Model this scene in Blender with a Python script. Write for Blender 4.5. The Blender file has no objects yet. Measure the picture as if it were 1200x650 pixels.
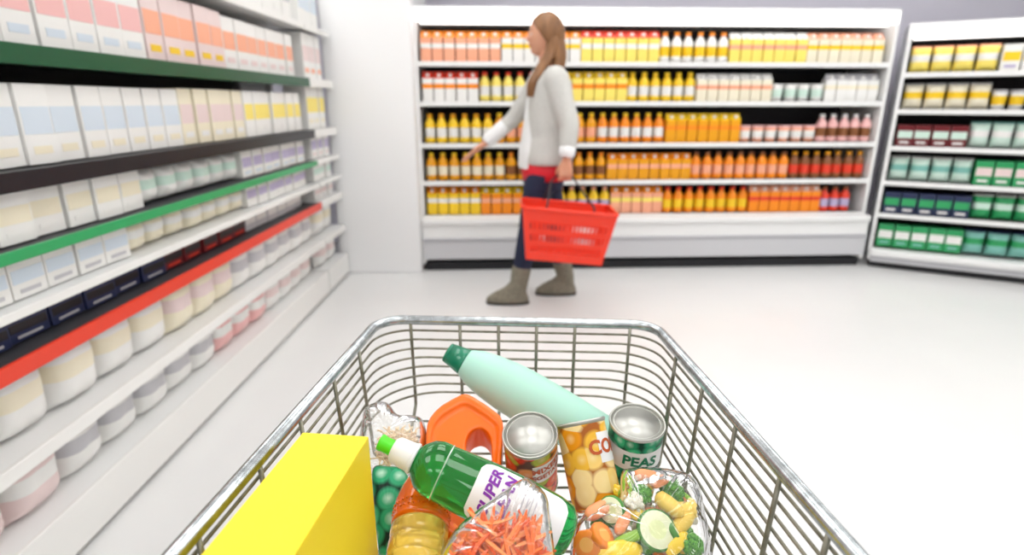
import bpy, bmesh, math, random
import numpy as np
from mathutils import Vector, Matrix, noise
random.seed(7)
S = bpy.context.scene
C = S.collection
PI = math.pi
V = Vector

# ------------------------------------------------------------------ camera
H = 1.22
FPX = 667.0
PITCH = math.atan(205 / 667)
cp, sp = math.cos(PITCH), math.sin(PITCH)
cam = bpy.data.cameras.new('camera')
cam.sensor_width = 36; cam.lens = FPX / 1200 * 36
cam.clip_start = 0.02; cam.clip_end = 60
cam.dof.use_dof = True; cam.dof.focus_distance = 0.66; cam.dof.aperture_fstop = 3.6
co = bpy.data.objects.new('camera', cam); C.objects.link(co)
co.location = (0, 0, H); co.rotation_euler = (PI / 2 - PITCH, 0, 0)
S.camera = co

def ray(px, py):
    u = (px - 600) / FPX; v = (py - 325) / FPX
    return V((u, cp - v * sp, -sp - v * cp))
EYE = V((0, 0, H))
def P(px, py, d): return EYE + ray(px, py) * d
def atz(px, py, z):
    r = ray(px, py); return EYE + r * ((z - H) / r.z)
def aty(px, py, y):
    r = ray(px, py); return EYE + r * (y / r.y)
def onplane(px, py, o, n):
    r = ray(px, py); return EYE + r * ((o - EYE).dot(n) / r.dot(n))

# ------------------------------------------------------------------ materials
MATS = {}
def mat(name, col, rough=0.5, metal=0.0, trans=0.0, emit=0.0, ior=1.45, coat=0.0, alpha=1.0, sss=0.0):
    if name in MATS: return MATS[name]
    m = bpy.data.materials.new(name); m.use_nodes = True
    b = m.node_tree.nodes['Principled BSDF']
    b.inputs['Base Color'].default_value = (*col, 1)
    b.inputs['Roughness'].default_value = rough
    b.inputs['Metallic'].default_value = metal
    b.inputs['Transmission Weight'].default_value = trans
    b.inputs['IOR'].default_value = ior
    b.inputs['Coat Weight'].default_value = coat
    b.inputs['Alpha'].default_value = alpha
    if sss:
        b.inputs['Subsurface Weight'].default_value = sss
        b.inputs['Subsurface Scale'].default_value = 0.02
    if emit:
        b.inputs['Emission Color'].default_value = (*col, 1)
        b.inputs['Emission Strength'].default_value = emit
    MATS[name] = m
    return m
def nodes(m):
    return m.node_tree.nodes, m.node_tree.links, m.node_tree.nodes['Principled BSDF']
def add_noise(m, scale, c1, c2, detail=4, coord='Object', rough=None, bump=0.0, stretch=None):
    n, l, b = nodes(m)
    tc = n.new('ShaderNodeTexCoord'); t = n.new('ShaderNodeTexNoise')
    t.inputs['Scale'].default_value = scale; t.inputs['Detail'].default_value = detail
    src = tc.outputs[coord]
    if stretch:
        mp = n.new('ShaderNodeMapping'); mp.inputs['Scale'].default_value = stretch
        l.new(src, mp.inputs['Vector']); src = mp.outputs['Vector']
    l.new(src, t.inputs['Vector'])
    r = n.new('ShaderNodeValToRGB')
    r.color_ramp.elements[0].position = 0.3; r.color_ramp.elements[1].position = 0.7
    r.color_ramp.elements[0].color = (*c1, 1); r.color_ramp.elements[1].color = (*c2, 1)
    l.new(t.outputs['Fac'], r.inputs['Fac']); l.new(r.outputs['Color'], b.inputs['Base Color'])
    if bump:
        bp = n.new('ShaderNodeBump'); bp.inputs['Strength'].default_value = bump; bp.inputs['Distance'].default_value = 0.002
        l.new(t.outputs['Fac'], bp.inputs['Height']); l.new(bp.outputs['Normal'], b.inputs['Normal'])
    return m
def blob_print(name, scale, cols, gap, gap_at=0.5, rnd=0.75, rough=0.28, soft=0.16, spot=None):
    """a printed picture of pea- or kernel-like blobs, one random colour per blob, gaps in the gap colour"""
    m = mat(name, cols[0], max(rough, .4))
    m.node_tree.nodes['Principled BSDF'].inputs['Specular IOR Level'].default_value = .25
    n, l, b = nodes(m)
    tc = n.new('ShaderNodeTexCoord')
    vo = n.new('ShaderNodeTexVoronoi'); vo.voronoi_dimensions = '2D'
    vo.inputs['Scale'].default_value = scale; vo.inputs['Randomness'].default_value = rnd
    l.new(tc.outputs['UV'], vo.inputs['Vector'])
    wn = n.new('ShaderNodeSeparateColor'); l.new(vo.outputs['Color'], wn.inputs['Color'])
    r = n.new('ShaderNodeValToRGB'); r.color_ramp.interpolation = 'CONSTANT'
    e = r.color_ramp.elements
    e[0].position = 0; e[0].color = (*cols[0], 1); e[1].position = 1 / len(cols); e[1].color = (*cols[1 % len(cols)], 1)
    for i in range(2, len(cols)):
        k = e.new(i / len(cols)); k.color = (*cols[i], 1)
    l.new(wn.outputs['Red'], r.inputs['Fac'])
    g = n.new('ShaderNodeValToRGB')
    g.color_ramp.elements[0].position = gap_at - soft; g.color_ramp.elements[0].color = (0, 0, 0, 1)
    g.color_ramp.elements[1].position = gap_at + soft; g.color_ramp.elements[1].color = (1, 1, 1, 1)
    l.new(vo.outputs['Distance'], g.inputs['Fac'])
    mx = n.new('ShaderNodeMix'); mx.data_type = 'RGBA'
    l.new(g.outputs['Color'], mx.inputs['Factor']); l.new(r.outputs['Color'], mx.inputs['A']); mx.inputs['B'].default_value = (*gap, 1)
    out = mx.outputs['Result']
    if spot:
        g2 = n.new('ShaderNodeValToRGB')
        g2.color_ramp.elements[0].position = 0.02; g2.color_ramp.elements[0].color = (1, 1, 1, 1)
        g2.color_ramp.elements[1].position = 0.3; g2.color_ramp.elements[1].color = (0, 0, 0, 1)
        l.new(vo.outputs['Distance'], g2.inputs['Fac'])
        tn = n.new('ShaderNodeTexNoise'); tn.inputs['Scale'].default_value = scale * 2.2
        l.new(tc.outputs['UV'], tn.inputs['Vector'])
        mu = n.new('ShaderNodeMath'); mu.operation = 'MULTIPLY'
        l.new(g2.outputs['Color'], mu.inputs[0]); l.new(tn.outputs['Fac'], mu.inputs[1])
        m2 = n.new('ShaderNodeMix'); m2.data_type = 'RGBA'
        l.new(mu.outputs[0], m2.inputs['Factor']); l.new(out, m2.inputs['A']); m2.inputs['B'].default_value = (*spot, 1)
        out = m2.outputs['Result']
    l.new(out, b.inputs['Base Color'])
    return m
def film_mat(name, tint=(1, 1, 1), gloss=0.06, haze=0.04, bump=0.5, scale=60, rough=0.08):
    m = bpy.data.materials.new(name); m.use_nodes = True
    n, l = m.node_tree.nodes, m.node_tree.links
    n.clear()
    out = n.new('ShaderNodeOutputMaterial')
    tr = n.new('ShaderNodeBsdfTransparent'); tr.inputs['Color'].default_value = (*tint, 1)
    gl = n.new('ShaderNodeBsdfGlossy'); gl.inputs['Roughness'].default_value = rough
    df = n.new('ShaderNodeBsdfDiffuse'); df.inputs['Color'].default_value = (.9, .9, .9, 1)
    fr = n.new('ShaderNodeFresnel'); fr.inputs['IOR'].default_value = 1.28
    ad = n.new('ShaderNodeMath'); ad.operation = 'ADD'; ad.inputs[1].default_value = gloss; ad.use_clamp = True
    l.new(fr.outputs[0], ad.inputs[0])
    m1 = n.new('ShaderNodeMixShader'); m1.inputs[0].default_value = haze
    l.new(tr.outputs[0], m1.inputs[1]); l.new(df.outputs[0], m1.inputs[2])
    m2 = n.new('ShaderNodeMixShader'); l.new(ad.outputs[0], m2.inputs[0])
    l.new(m1.outputs[0], m2.inputs[1]); l.new(gl.outputs[0], m2.inputs[2])
    l.new(m2.outputs[0], out.inputs['Surface'])
    tc = n.new('ShaderNodeTexCoord'); tn = n.new('ShaderNodeTexNoise')
    tn.inputs['Scale'].default_value = scale; tn.inputs['Detail'].default_value = 2; tn.inputs['Distortion'].default_value = 1.2
    l.new(tc.outputs['Object'], tn.inputs['Vector'])
    bp = n.new('ShaderNodeBump'); bp.inputs['Strength'].default_value = bump; bp.inputs['Distance'].default_value = 0.004
    l.new(tn.outputs['Fac'], bp.inputs['Height'])
    l.new(bp.outputs['Normal'], gl.inputs['Normal']); l.new(bp.outputs['Normal'], fr.inputs['Normal'])
    MATS[name] = m
    return m

WHITE = mat('white_enamel', (.86, .86, .85), .35)
PALE = mat('pale_plastic', (.82, .81, .78), .4)
GREY = mat('grey_steel', (.45, .45, .47), .4)
BLACK = mat('black_plastic', (.012, .012, .015), .5)
DARK = mat('dark_backing', (.035, .03, .035), .7)
RED = mat('red_plastic', (.75, .03, .02), .35)
CHROME = add_noise(mat('galvanised_tube', (.6, .63, .64), .26, 1.0), 90, (.33, .36, .37), (.58, .61, .62), 5)
WIRE = add_noise(mat('plated_wire', (.26, .25, .19), .38, .85), 60, (.17, .16, .11), (.32, .31, .25), 4)
TIN = mat('tin', (.54, .54, .50), .42, 1.0)
TINSIDE = mat('tin_seam', (.82, .80, .70), .18, 1.0)

# ------------------------------------------------------------------ mesh helpers
class MB:
    def __init__(s): s.v = []; s.f = []; s.mi = []; s.uv = []; s.mats = []; s.sm = []
    def slot(s, m):
        if m not in s.mats: s.mats.append(m)
        return s.mats.index(m)
    def add(s, vs, fs, m, M=None, smooth=False, uvs=None):
        o = len(s.v); k = s.slot(m)
        s.v += [tuple(M @ V(p)) if M is not None else tuple(p) for p in vs]
        for i, f in enumerate(fs):
            s.f.append(tuple(o + j for j in f)); s.mi.append(k); s.sm.append(smooth)
            s.uv.append(uvs[i] if uvs else [(0, 0)] * len(f))
        return s
    def mesh(s, name):
        me = bpy.data.meshes.new(name)
        me.from_pydata(s.v, [], s.f)
        for m in s.mats: me.materials.append(m)
        me.polygons.foreach_set('material_index', s.mi)
        me.polygons.foreach_set('use_smooth', s.sm)
        ul = me.uv_layers.new(name='uv')
        flat = [c for f in s.uv for p in f for c in p]
        ul.data.foreach_set('uv', flat)
        me.update()
        return me
    def build(s, name, parent=None):
        return link(name, s.mesh(name), parent)
    # shapes
    def box(s, c, size, m, M=None, bev=0.0):
        bm = bmesh.new(); bmesh.ops.create_cube(bm, size=1)
        for v in bm.verts: v.co = V((v.co.x * size[0], v.co.y * size[1], v.co.z * size[2])) + V(c)
        if bev: bmesh.ops.bevel(bm, geom=bm.edges[:], offset=bev, segments=2, affect='EDGES', profile=.6)
        s.bm(bm, m, M, smooth=False); return s
    def bm(s, bm, m, M=None, smooth=True):
        bm.verts.index_update()
        s.add([v.co.copy() for v in bm.verts], [[v.index for v in f.verts] for f in bm.faces], m, M, smooth)
        bm.free()
    def lathe(s, prof, m, M=None, n=32, ex=1.0, ey=1.0, smooth=True, closed=True, mfun=None):
        """prof: (r, z) from bottom to top; UVs run in metres round and along"""
        vs = []; fs = []; uv = []; R = max(r for r, z in prof)
        for r, z in prof:
            for i in range(n):
                a = 2 * PI * i / n
                vs.append((math.cos(a) * r * ex, math.sin(a) * r * ey, z))
        acc = [0]
        for k in range(1, len(prof)):
            acc.append(acc[-1] + math.hypot(prof[k][0] - prof[k - 1][0], prof[k][1] - prof[k - 1][1]))
        ms = []
        for k in range(len(prof) - 1):
            for i in range(n):
                j = (i + 1) % n
                fs.append((k * n + i, k * n + j, (k + 1) * n + j, (k + 1) * n + i))
                u0, u1 = R * 2 * PI * i / n, R * 2 * PI * (i + 1) / n
                uv.append([(u0, acc[k]), (u1, acc[k]), (u1, acc[k + 1]), (u0, acc[k + 1])])
                ms.append(k)
        if mfun is None:
            if closed:
                fs.append(tuple(range(n))[::-1]); uv.append([(0, 0)] * n)
                fs.append(tuple((len(prof) - 1) * n + i for i in range(n))); uv.append([(0, 0)] * n)
            s.add(vs, fs, m, M, smooth, uv)
        else:
            o = len(s.v)
            s.v += [tuple(M @ V(p)) if M is not None else p for p in vs]
            for f, u, k in zip(fs, uv, ms):
                s.f.append(tuple(o + j for j in f)); s.mi.append(s.slot(mfun(k))); s.sm.append(smooth); s.uv.append(u)
            if closed:
                s.f.append(tuple(o + i for i in range(n))[::-1]); s.mi.append(s.slot(mfun(0))); s.sm.append(False); s.uv.append([(0, 0)] * n)
                s.f.append(tuple(o + (len(prof) - 1) * n + i for i in range(n))); s.mi.append(s.slot(mfun(len(prof) - 2))); s.sm.append(False); s.uv.append([(0, 0)] * n)
        return s
    def tube(s, pts, r, m, n=8, closed=False, M=None):
        pts = [V(p) for p in pts]; N = len(pts)
        rr = r if isinstance(r, (list, tuple)) else [r] * N
        vs = []; fs = []; up = None
        for i, p in enumerate(pts):
            a = pts[(i - 1) % N] if (closed or i > 0) else p
            b = pts[(i + 1) % N] if (closed or i < N - 1) else p
            t = (b - a).normalized()
            if up is None:
                up = V((0, 0, 1)) if abs(t.z) < .9 else V((0, 1, 0))
            x = t.cross(up)
            if x.length < 1e-6: x = t.orthogonal()
            x.normalize(); y = x.cross(t).normalized(); up = y
            for k in range(n):
                an = 2 * PI * k / n
                vs.append(p + (x * math.cos(an) + y * math.sin(an)) * rr[i])
        for i in range(N if closed else N - 1):
            j = (i + 1) % N
            for k in range(n):
                l = (k + 1) % n
                fs.append((i * n + k, i * n + l, j * n + l, j * n + k))
        if not closed:
            fs.append(tuple(range(n))[::-1]); fs.append(tuple((N - 1) * n + k for k in range(n)))
        s.add(vs, fs, m, M, True); return s
    def prism(s, poly, z0, z1, m, M=None, smooth=False):
        n = len(poly)
        vs = [(x, y, z0) for x, y in poly] + [(x, y, z1) for x, y in poly]
        fs = [tuple(range(n))[::-1], tuple(n + i for i in range(n))] + [(i, (i + 1) % n, n + (i + 1) % n, n + i) for i in range(n)]
        s.add(vs, fs, m, M, smooth); return s

def link(name, me, parent=None):
    o = bpy.data.objects.new(name, me); C.objects.link(o)
    if parent is not None:
        o.parent = parent
        bpy.context.view_layer.update() if False else None
    return o
def tag(o, label, cat, group=None, kind=None):
    o['label'] = label; o['category'] = cat
    if group: o['group'] = group
    if kind: o['kind'] = kind
    return o
def thing(name, label, cat, loc=(0, 0, 0), group=None, M=None):
    o = bpy.data.objects.new(name, None); C.objects.link(o)
    o.empty_display_size = .05
    if M is not None: o.matrix_world = M
    else: o.location = loc
    return tag(o, label, cat, group)
def struct(name, mb):
    o = mb.build(name); o['kind'] = 'structure'; return o
def copy_tree(o, parent=None):
    c = o.copy(); C.objects.link(c)
    if parent is not None: c.parent = parent
    for ch in KIDS.get(o.name, []): copy_tree(ch, c)
    return c
KIDS = {}
def child(name, mb, parent):
    o = mb.build(name, parent) if isinstance(mb, MB) else link(name, mb, parent)
    KIDS.setdefault(parent.name, []).append(o)
    return o
def frame(o, zax, xhint=(1, 0, 0)):
    z = V(zax).normalized(); x = V(xhint); x = (x - z * x.dot(z)).normalized(); y = z.cross(x)
    M = Matrix((x, y, z)).transposed().to_4x4(); M.translation = V(o); return M
def eval_mesh(o, name):
    bpy.context.view_layer.update()
    dg = bpy.context.evaluated_depsgraph_get()
    me = bpy.data.meshes.new_from_object(o.evaluated_get(dg), preserve_all_data_layers=True, depsgraph=dg)
    me.name = name
    bpy.data.objects.remove(o, do_unlink=True)
    return me
def smooth_all(me):
    me.polygons.foreach_set('use_smooth', [True] * len(me.polygons)); me.update(); return me
def text_mesh(body, size, bold=.02, shear=0.0, extrude=0.0, spacing=1.0):
    cu = bpy.data.curves.new('lettering', 'FONT'); cu.body = body; cu.size = size
    cu.align_x = 'CENTER'; cu.align_y = 'CENTER'; cu.offset = bold * size; cu.shear = shear
    cu.resolution_u = 3; cu.space_character = spacing; cu.extrude = extrude
    o = bpy.data.objects.new('lettering', cu); C.objects.link(o)
    return eval_mesh(o, 'lettering')
def fillet(pts, radii, seg=8):
    """open polyline in the plane with rounded inner corners"""
    out = [V(pts[0])]
    for i in range(1, len(pts) - 1):
        p = V(pts[i]); a = (V(pts[i - 1]) - p).normalized(); b = (V(pts[i + 1]) - p).normalized()
        ang = a.angle(b); t = radii[i - 1] / math.tan(ang / 2)
        p0, p1 = p + a * t, p + b * t
        c = p + (a + b).normalized() * (radii[i - 1] / math.sin(ang / 2))
        v0, v1 = p0 - c, p1 - c
        th = v0.angle(v1)
        for k in range(seg + 1):
            q = k / seg
            out.append(c + (v0 * math.sin((1 - q) * th) + v1 * math.sin(q * th)) / math.sin(th))
    out.append(V(pts[-1]))
    return out
def loc_rot(o, R=Matrix.Identity(3)):
    M = R.to_4x4(); M.translation = V(o); return M

# ------------------------------------------------------------------ the store shell
fl = mat('polished_floor', (.86, .85, .83), .22)
add_noise(fl, 1.3, (.77, .768, .76), (.81, .808, .798), 6, rough=.22)
X0, X1, Y0, Y1, ZC = -2.6, 5.2, -4.2, 5.1, 3.0
struct('floor', MB().box(((X0 + X1) / 2, (Y0 + Y1) / 2, -.05), (X1 - X0 + .2, Y1 - Y0 + .2, .1), fl))
wall_lilac = mat('lilac_wall_paint', (.70, .68, .77), .6)
wall_white = mat('white_wall_paint', (.84, .84, .85), .6)
ceil_m = mat('ceiling_tile', (.85, .85, .86), .8)
struct('ceiling', MB().box(((X0 + X1) / 2, (Y0 + Y1) / 2, ZC + .05), (X1 - X0 + .2, Y1 - Y0 + .2, .1), ceil_m))
struct('wall_back', MB().box(((X0 + X1) / 2, Y1 + .05, ZC / 2), (X1 - X0 + .2, .1, ZC), wall_lilac))
struct('wall_front', MB().box(((X0 + X1) / 2, Y0 - .05, ZC / 2), (X1 - X0 + .2, .1, ZC), wall_white))
struct('wall_left', MB().box((X0 - .05, (Y0 + Y1) / 2, ZC / 2), (.1, Y1 - Y0, ZC), wall_white))
struct('wall_right', MB().box((X1 + .05, (Y0 + Y1) / 2, ZC / 2), (.1, Y1 - Y0, ZC), wall_white))
struct('pillar', MB().box((-.975, 4.49, ZC / 2), (.60, .8, ZC), mat('white_column_paint', (.88, .88, .88), .5), bev=.01))

lamp = mat('lamp_diffuser', (1, .997, .99), .5, emit=6.0)
first = None
for iy, y in enumerate((-2.4, .1, 1.9, 3.25)):
    for ix, x in enumerate((-1.5, .2, 1.9, 3.6)):
        if first is None:
            t = thing('ceiling_light', 'white square ceiling light panel above the aisles', 'ceiling light', (x, y, ZC), 'ceiling light panels')
            hb = MB()
            for sx, sy, w, d in ((-.5, 0, .04, 1.04), (.5, 0, .04, 1.04), (0, -.5, 1.04, .04), (0, .5, 1.04, .04)):
                hb.box((sx, sy, -.03), (w, d, .06), WHITE)
            child('frame', hb, t)
            child('diffuser', MB().box((0, 0, -.025), (.96, .96, .03), lamp), t)
            first = t
        else:
            c = copy_tree(first); c.location = (x, y, ZC)

# ------------------------------------------------------------------ goods for the shelves
COL = {
    'orange': (.95, .28, .01), 'amber': (.85, .36, .005), 'yellow': (.95, .62, .02), 'lemon': (.96, .78, .16), 'red': (.80, .05, .02),
    'salmon': (.93, .42, .26), 'white': (.86, .85, .82), 'cream': (.87, .80, .62), 'brown': (.25, .09, .03), 'pink': (.88, .50, .48),
    'green': (.03, .36, .12), 'teal': (.22, .52, .45), 'mint': (.62, .80, .70), 'lilac': (.48, .42, .62), 'grey': (.55, .54, .56), 'deep green': (.0, .075, .025), 'black': (.01, .01, .014),
    'navy': (.02, .03, .09), 'maroon': (.16, .01, .015), 'rose': (.82, .66, .64), 'pale blue': (.66, .74, .82),
}
def cm(c, rough=.32):
    m = mat('pack_' + c.replace(' ', '_'), COL[c], rough)
    return m
def m_bottle(c, band, cap, r=.038, h=.2):
    b = MB()
    k = h / .2
    prof = [(r * .85, 0), (r, .008 * k), (r, .03 * k), (r * .95, .036 * k), (r * .97, .04 * k), (r * .97, .105 * k), (r, .112 * k), (r * .97, .13 * k), (r * .7, .155 * k), (r * .42, .17 * k), (r * .4, .178 * k)]
    b.lathe(prof, cm(c), n=14, mfun=lambda i: cm(band) if i == 4 else cm(c, .2))
    cc = MB().lathe([(r * .48, .176 * k), (r * .5, .18 * k), (r * .5, .196 * k), (r * .42, .2 * k)], cm(cap), n=12)
    return [('bottle', b), ('cap', cc)], 2 * r
def m_carton(c, band, cap, w=.072, h=.2):
    b = MB(); d = w; hb = h * .78
    b.box((0, 0, hb * .28), (w, d, hb * .56), cm(c)); b.box((0, 0, hb * .66), (w, d, hb * .2), cm(band)); b.box((0, 0, hb * .88), (w, d, hb * .24), cm(c))
    b.add([(-w / 2, -d / 2, hb), (w / 2, -d / 2, hb), (w / 2, d / 2, hb), (-w / 2, d / 2, hb), (-w / 2, 0, h * .94), (w / 2, 0, h * .94)],
          [(0, 1, 5, 4), (3, 4, 5, 2), (1, 2, 5), (0, 4, 3)], cm(cap))
    b.box((0, 0, h * .965), (w, .006, h * .07), cm(cap))
    cc = MB().lathe([(.013, 0), (.013, .012), (.011, .014)], cm('white'), frame((0, -d / 4, (hb + h * .94) / 2), (0, -.8, .7)), n=10)
    return [('carton', b), ('cap', cc)], w
def m_box(c, band, cap, w=.11, h=.18, d=.14):
    b = MB(); b.box((0, 0, h / 2), (w, d, h), cm(c), bev=.003)
    b.box((0, -d / 2 - .0006, h * .55), (w * .9, .0012, h * .34), cm(band)); b.box((0, -d / 2 - .0006, h * .18), (w * .6, .0012, h * .1), cm(cap))
    return [('box', b)], w
def pillow_pts(w, h, d, nu=14, nv=12, seed=0, amp=.006):
    vs = []; fs = []
    for side in (1, -1):
        for j in range(nv + 1):
            for i in range(nu + 1):
                u = 2 * i / nu - 1; v = 2 * j / nv - 1
                t = max(0, (1 - u ** 4) * (1 - v ** 4)) ** .55
                nz = noise.noise(V((u * 2 + seed * 3.1, v * 2, side * 2.0))) * amp * (1 if t > .05 else 0)
                vs.append((u * w / 2 * (1 - .06 * (1 - abs(v)) ), -side * (d / 2 * t + nz * t), (v + 1) * h / 2))
    k = (nu + 1) * (nv + 1)
    for sd in (0, 1):
        for j in range(nv):
            for i in range(nu):
                a = sd * k + j * (nu + 1) + i
                q = (a, a + 1, a + nu + 2, a + nu + 1)
                fs.append(q if sd == 0 else q[::-1])
    return vs, fs, nu, nv
def m_bag(c, band, cap, w=.14, h=.19, d=.1):
    b = MB(); seed = hash((c, band, w)) % 97
    vs, fs, nu, nv = pillow_pts(w, h, d, seed=len(c) * 3 + len(band))
    k0, k1, k2 = b.slot(cm(c)), b.slot(cm(band)), b.slot(cm(cap))
    b.add(vs, fs, cm(c), None, True)
    for i in range(len(fs)):
        j = (i % (nu * nv)) // nu
        b.mi[i] = k1 if 5 <= j <= 7 else (k2 if j >= nv - 1 else k0)
    return [('bag', b)], w
def m_tub(c, band, cap, r=.045, h=.11):
    b = MB().lathe([(r * .8, 0), (r * .86, h * .25), (r * .93, h * .7), (r * .97, h * .9)], cm(c), n=16, mfun=lambda i: cm(band) if i == 1 else cm(c))
    cc = MB().lathe([(r, h * .88), (r * 1.02, h * .9), (r * 1.02, h * .97), (r * .95, h)], cm(cap), n=16)
    return [('tub', b), ('lid', cc)], 2 * r
def m_jug(c, band, cap, w=.11, h=.24):
    b = MB(); d = w * .75
    b.box((0, 0, h * .3), (w, d, h * .6), cm(c), bev=.012)
    b.add([(-w / 2, -d / 2, h * .58), (w / 2, -d / 2, h * .58), (w / 2, d / 2, h * .58), (-w / 2, d / 2, h * .58), (-w * .18, -d * .18, h * .86), (w * .18, -d * .18, h * .86), (w * .18, d * .18, h * .86), (-w * .18, d * .18, h * .86)],
          [(0, 1, 5, 4), (1, 2, 6, 5), (2, 3, 7, 6), (3, 0, 4, 7), (4, 5, 6, 7)], cm(c))
    b.box((0, -d / 2 - .0008, h * .3), (w * .8, .0016, h * .34), cm(band))
    hd = MB().tube([(w * .16, 0, h * .82), (w * .42, 0, h * .78), (w * .47, 0, h * .66), (w * .42, 0, h * .55)], .009, cm(c), n=8)
    cc = MB().lathe([(w * .2, h * .85), (w * .21, h * .86), (w * .21, h * .96), (w * .17, h)], cm(cap), n=12)
    return [('jug', b), ('handle', hd), ('cap', cc)], w
MAKE = dict(bottle=m_bottle, carton=m_carton, box=m_box, bag=m_bag, tub=m_tub, jug=m_jug)
PROTO = {}
def place(kind, cols, size, loc, rz, label, group, cat):
    key = (kind, cols, tuple(size.items()))
    if key not in PROTO:
        parts, w = MAKE[kind](*cols, **size)
        root = None
        for nm, mb in parts:
            if root is None:
                root = mb.mesh(nm)
                rest = []
            else: rest.append((nm, mb.mesh(nm)))
        PROTO[key] = (root, rest, w)
    me, rest, w = PROTO[key]
    nm = {'bottle': 'juice_bottle', 'carton': 'drink_carton', 'box': 'food_box', 'bag': 'food_bag', 'tub': 'food_tub', 'jug': 'milk_jug'}[kind]
    o = bpy.data.objects.new(nm, me); C.objects.link(o); o.location = loc; o.rotation_euler = (0, 0, rz)
    tag(o, label, cat, group)
    for n2, m2 in rest:
        c = bpy.data.objects.new(n2, m2); C.objects.link(c); c.parent = o
    return o
def width_of(kind, cols, size):
    k = (kind, cols, tuple(size.items()))
    if k in PROTO: return PROTO[k][2]
    return MAKE[kind](*cols, **size)[1]
CAT = dict(bottle='bottle', carton='carton', box='box', bag='bag', tub='tub', jug='jug')
def noun(kind, cols):
    c, b, k = cols
    if kind == 'bottle': return f'{c} bottle with {b} label and {k} cap'
    if kind == 'carton': return f'{c} carton with {b} band and {k} gabled top'
    if kind == 'box': return f'{c} box with {b} panel'
    if kind == 'bag': return f'plump {c} bag with {b} band'
    if kind == 'tub': return f'{c} tub with {b} band and {k} lid'
    return f'{c} jug with {b} label and {k} cap'

def stock(origin, ux, length, z, runs, where, depth=.09, gap=.008, seed=0, jitter=.006):
    """one row of goods along a shelf: runs = [(kind, colours, size, share)], each run a block of one sort"""
    rnd = random.Random(seed); ang = math.atan2(ux.y, ux.x); inn = V((-ux.y, ux.x, 0))
    x = .03
    tot = sum(r[3] for r in runs); i = 0; pos = 0
    for kind, cols, size, share in runs:
        pos += share; lim = length * pos / tot
        w = width_of(kind, cols, size) + gap
        while x + w < min(lim + w * .4, length - .01):
            p = V(origin) + ux * (x + w / 2) + inn * (depth + rnd.uniform(-jitter, jitter)); p.z = z
            place(kind, cols, size, p, ang + rnd.uniform(-.04, .04), f'{noun(kind, cols)} on {where}', f'{noun(kind, cols)}s on {where}', CAT[kind])
            x += w

def rail_mat(c): return mat('rail_' + c, COL[c] if c in COL else (.8, .8, .8), .35)
# ------------------------------------------------------------------ chilled cases along the back
ORD = ['bottom shelf', 'second shelf', 'third shelf', 'fourth shelf', 'top shelf']
def case(name, label, a, b, shelf_z, top, base_h, right_side=True, lamp_on=True):
    a, b = V(a), V(b); ux = (b - a).normalized(); L = (b - a).length
    M = Matrix.Translation(a) @ Matrix.Rotation(math.atan2(ux.y, ux.x), 4, 'Z')
    t = thing(name, label, 'fridge', M=M)
    D = .62
    bb = MB(); bb.box((L / 2, .30, base_h / 2 + .05), (L, .60, base_h - .1), WHITE, bev=.012)
    child('base', bb, t)
    child('toe_kick', MB().box((L / 2, .31, .03), (L - .02, .54, .06), BLACK), t)
    child('kick_panel', MB().box((L / 2, -.003, base_h * .38 + .03), (L - .01, .008, base_h * .42), mat('kick_grey', (.6, .6, .62), .4)), t)
    child('bumper_rail', MB().box((L / 2, -.006, base_h * .62), (L, .014, .022), GREY, bev=.004), t)
    child('ledge', MB().box((L / 2, .03, base_h - .01), (L, .10, .05), WHITE, bev=.015), t)
    child('back_panel', MB().box((L / 2, D - .02, (base_h + top) / 2), (L, .04, top - base_h), DARK), t)
    for z in shelf_z:
        s = child('shelf', MB().box((L / 2, .34, z - .012), (L - .02, .50, .02), mat('shelf_steel', (.2, .2, .2), .5)), t)
        child('price_rail', MB().box((L / 2, .085, z - .014), (L - .02, .012, .034), WHITE, bev=.003), s)
    cn = MB(); cn.box((L / 2, .36, top + .045), (L, .56, .09), WHITE, bev=.01)
    child('canopy', cn, t)
    strip = mat('case_lamp', (1, .99, .97), .5, emit=3.0)
    child('lamp_strip', MB().box((L / 2, .075, top + .03), (L - .02, .03, .075), strip, bev=.008), t)
    child('lamp_strip', MB().box((L / 2, .16, top - .008), (L - .06, .04, .016), strip), t)
    for x in (0.0, L):
        child('side_panel', MB().prism([(.02, .06), (.6, .06), (.6, top + .09), (.08, top + .09), (.08, base_h), (.02, base_h)], -.012, .012, WHITE,
              Matrix(((0, 0, 1, x), (1, 0, 0, 0), (0, 1, 0, 0), (0, 0, 0, 1)))), t)
    return a, ux, L
A0, A1 = (-.66, 4.12, 0), (2.72, 4.27, 0)
B0, B1 = (2.76, 4.25, 0), (4.25, 3.42, 0)
sz = [.41, .665, .935, 1.225, 1.49]
a, ux, L = case('open_display_fridge', 'long white open-front fridge full of orange and yellow drinks along the back wall', A0, A1, sz, 1.755, .39)
W = "back fridge's"
small = dict(h=.185); 
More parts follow.
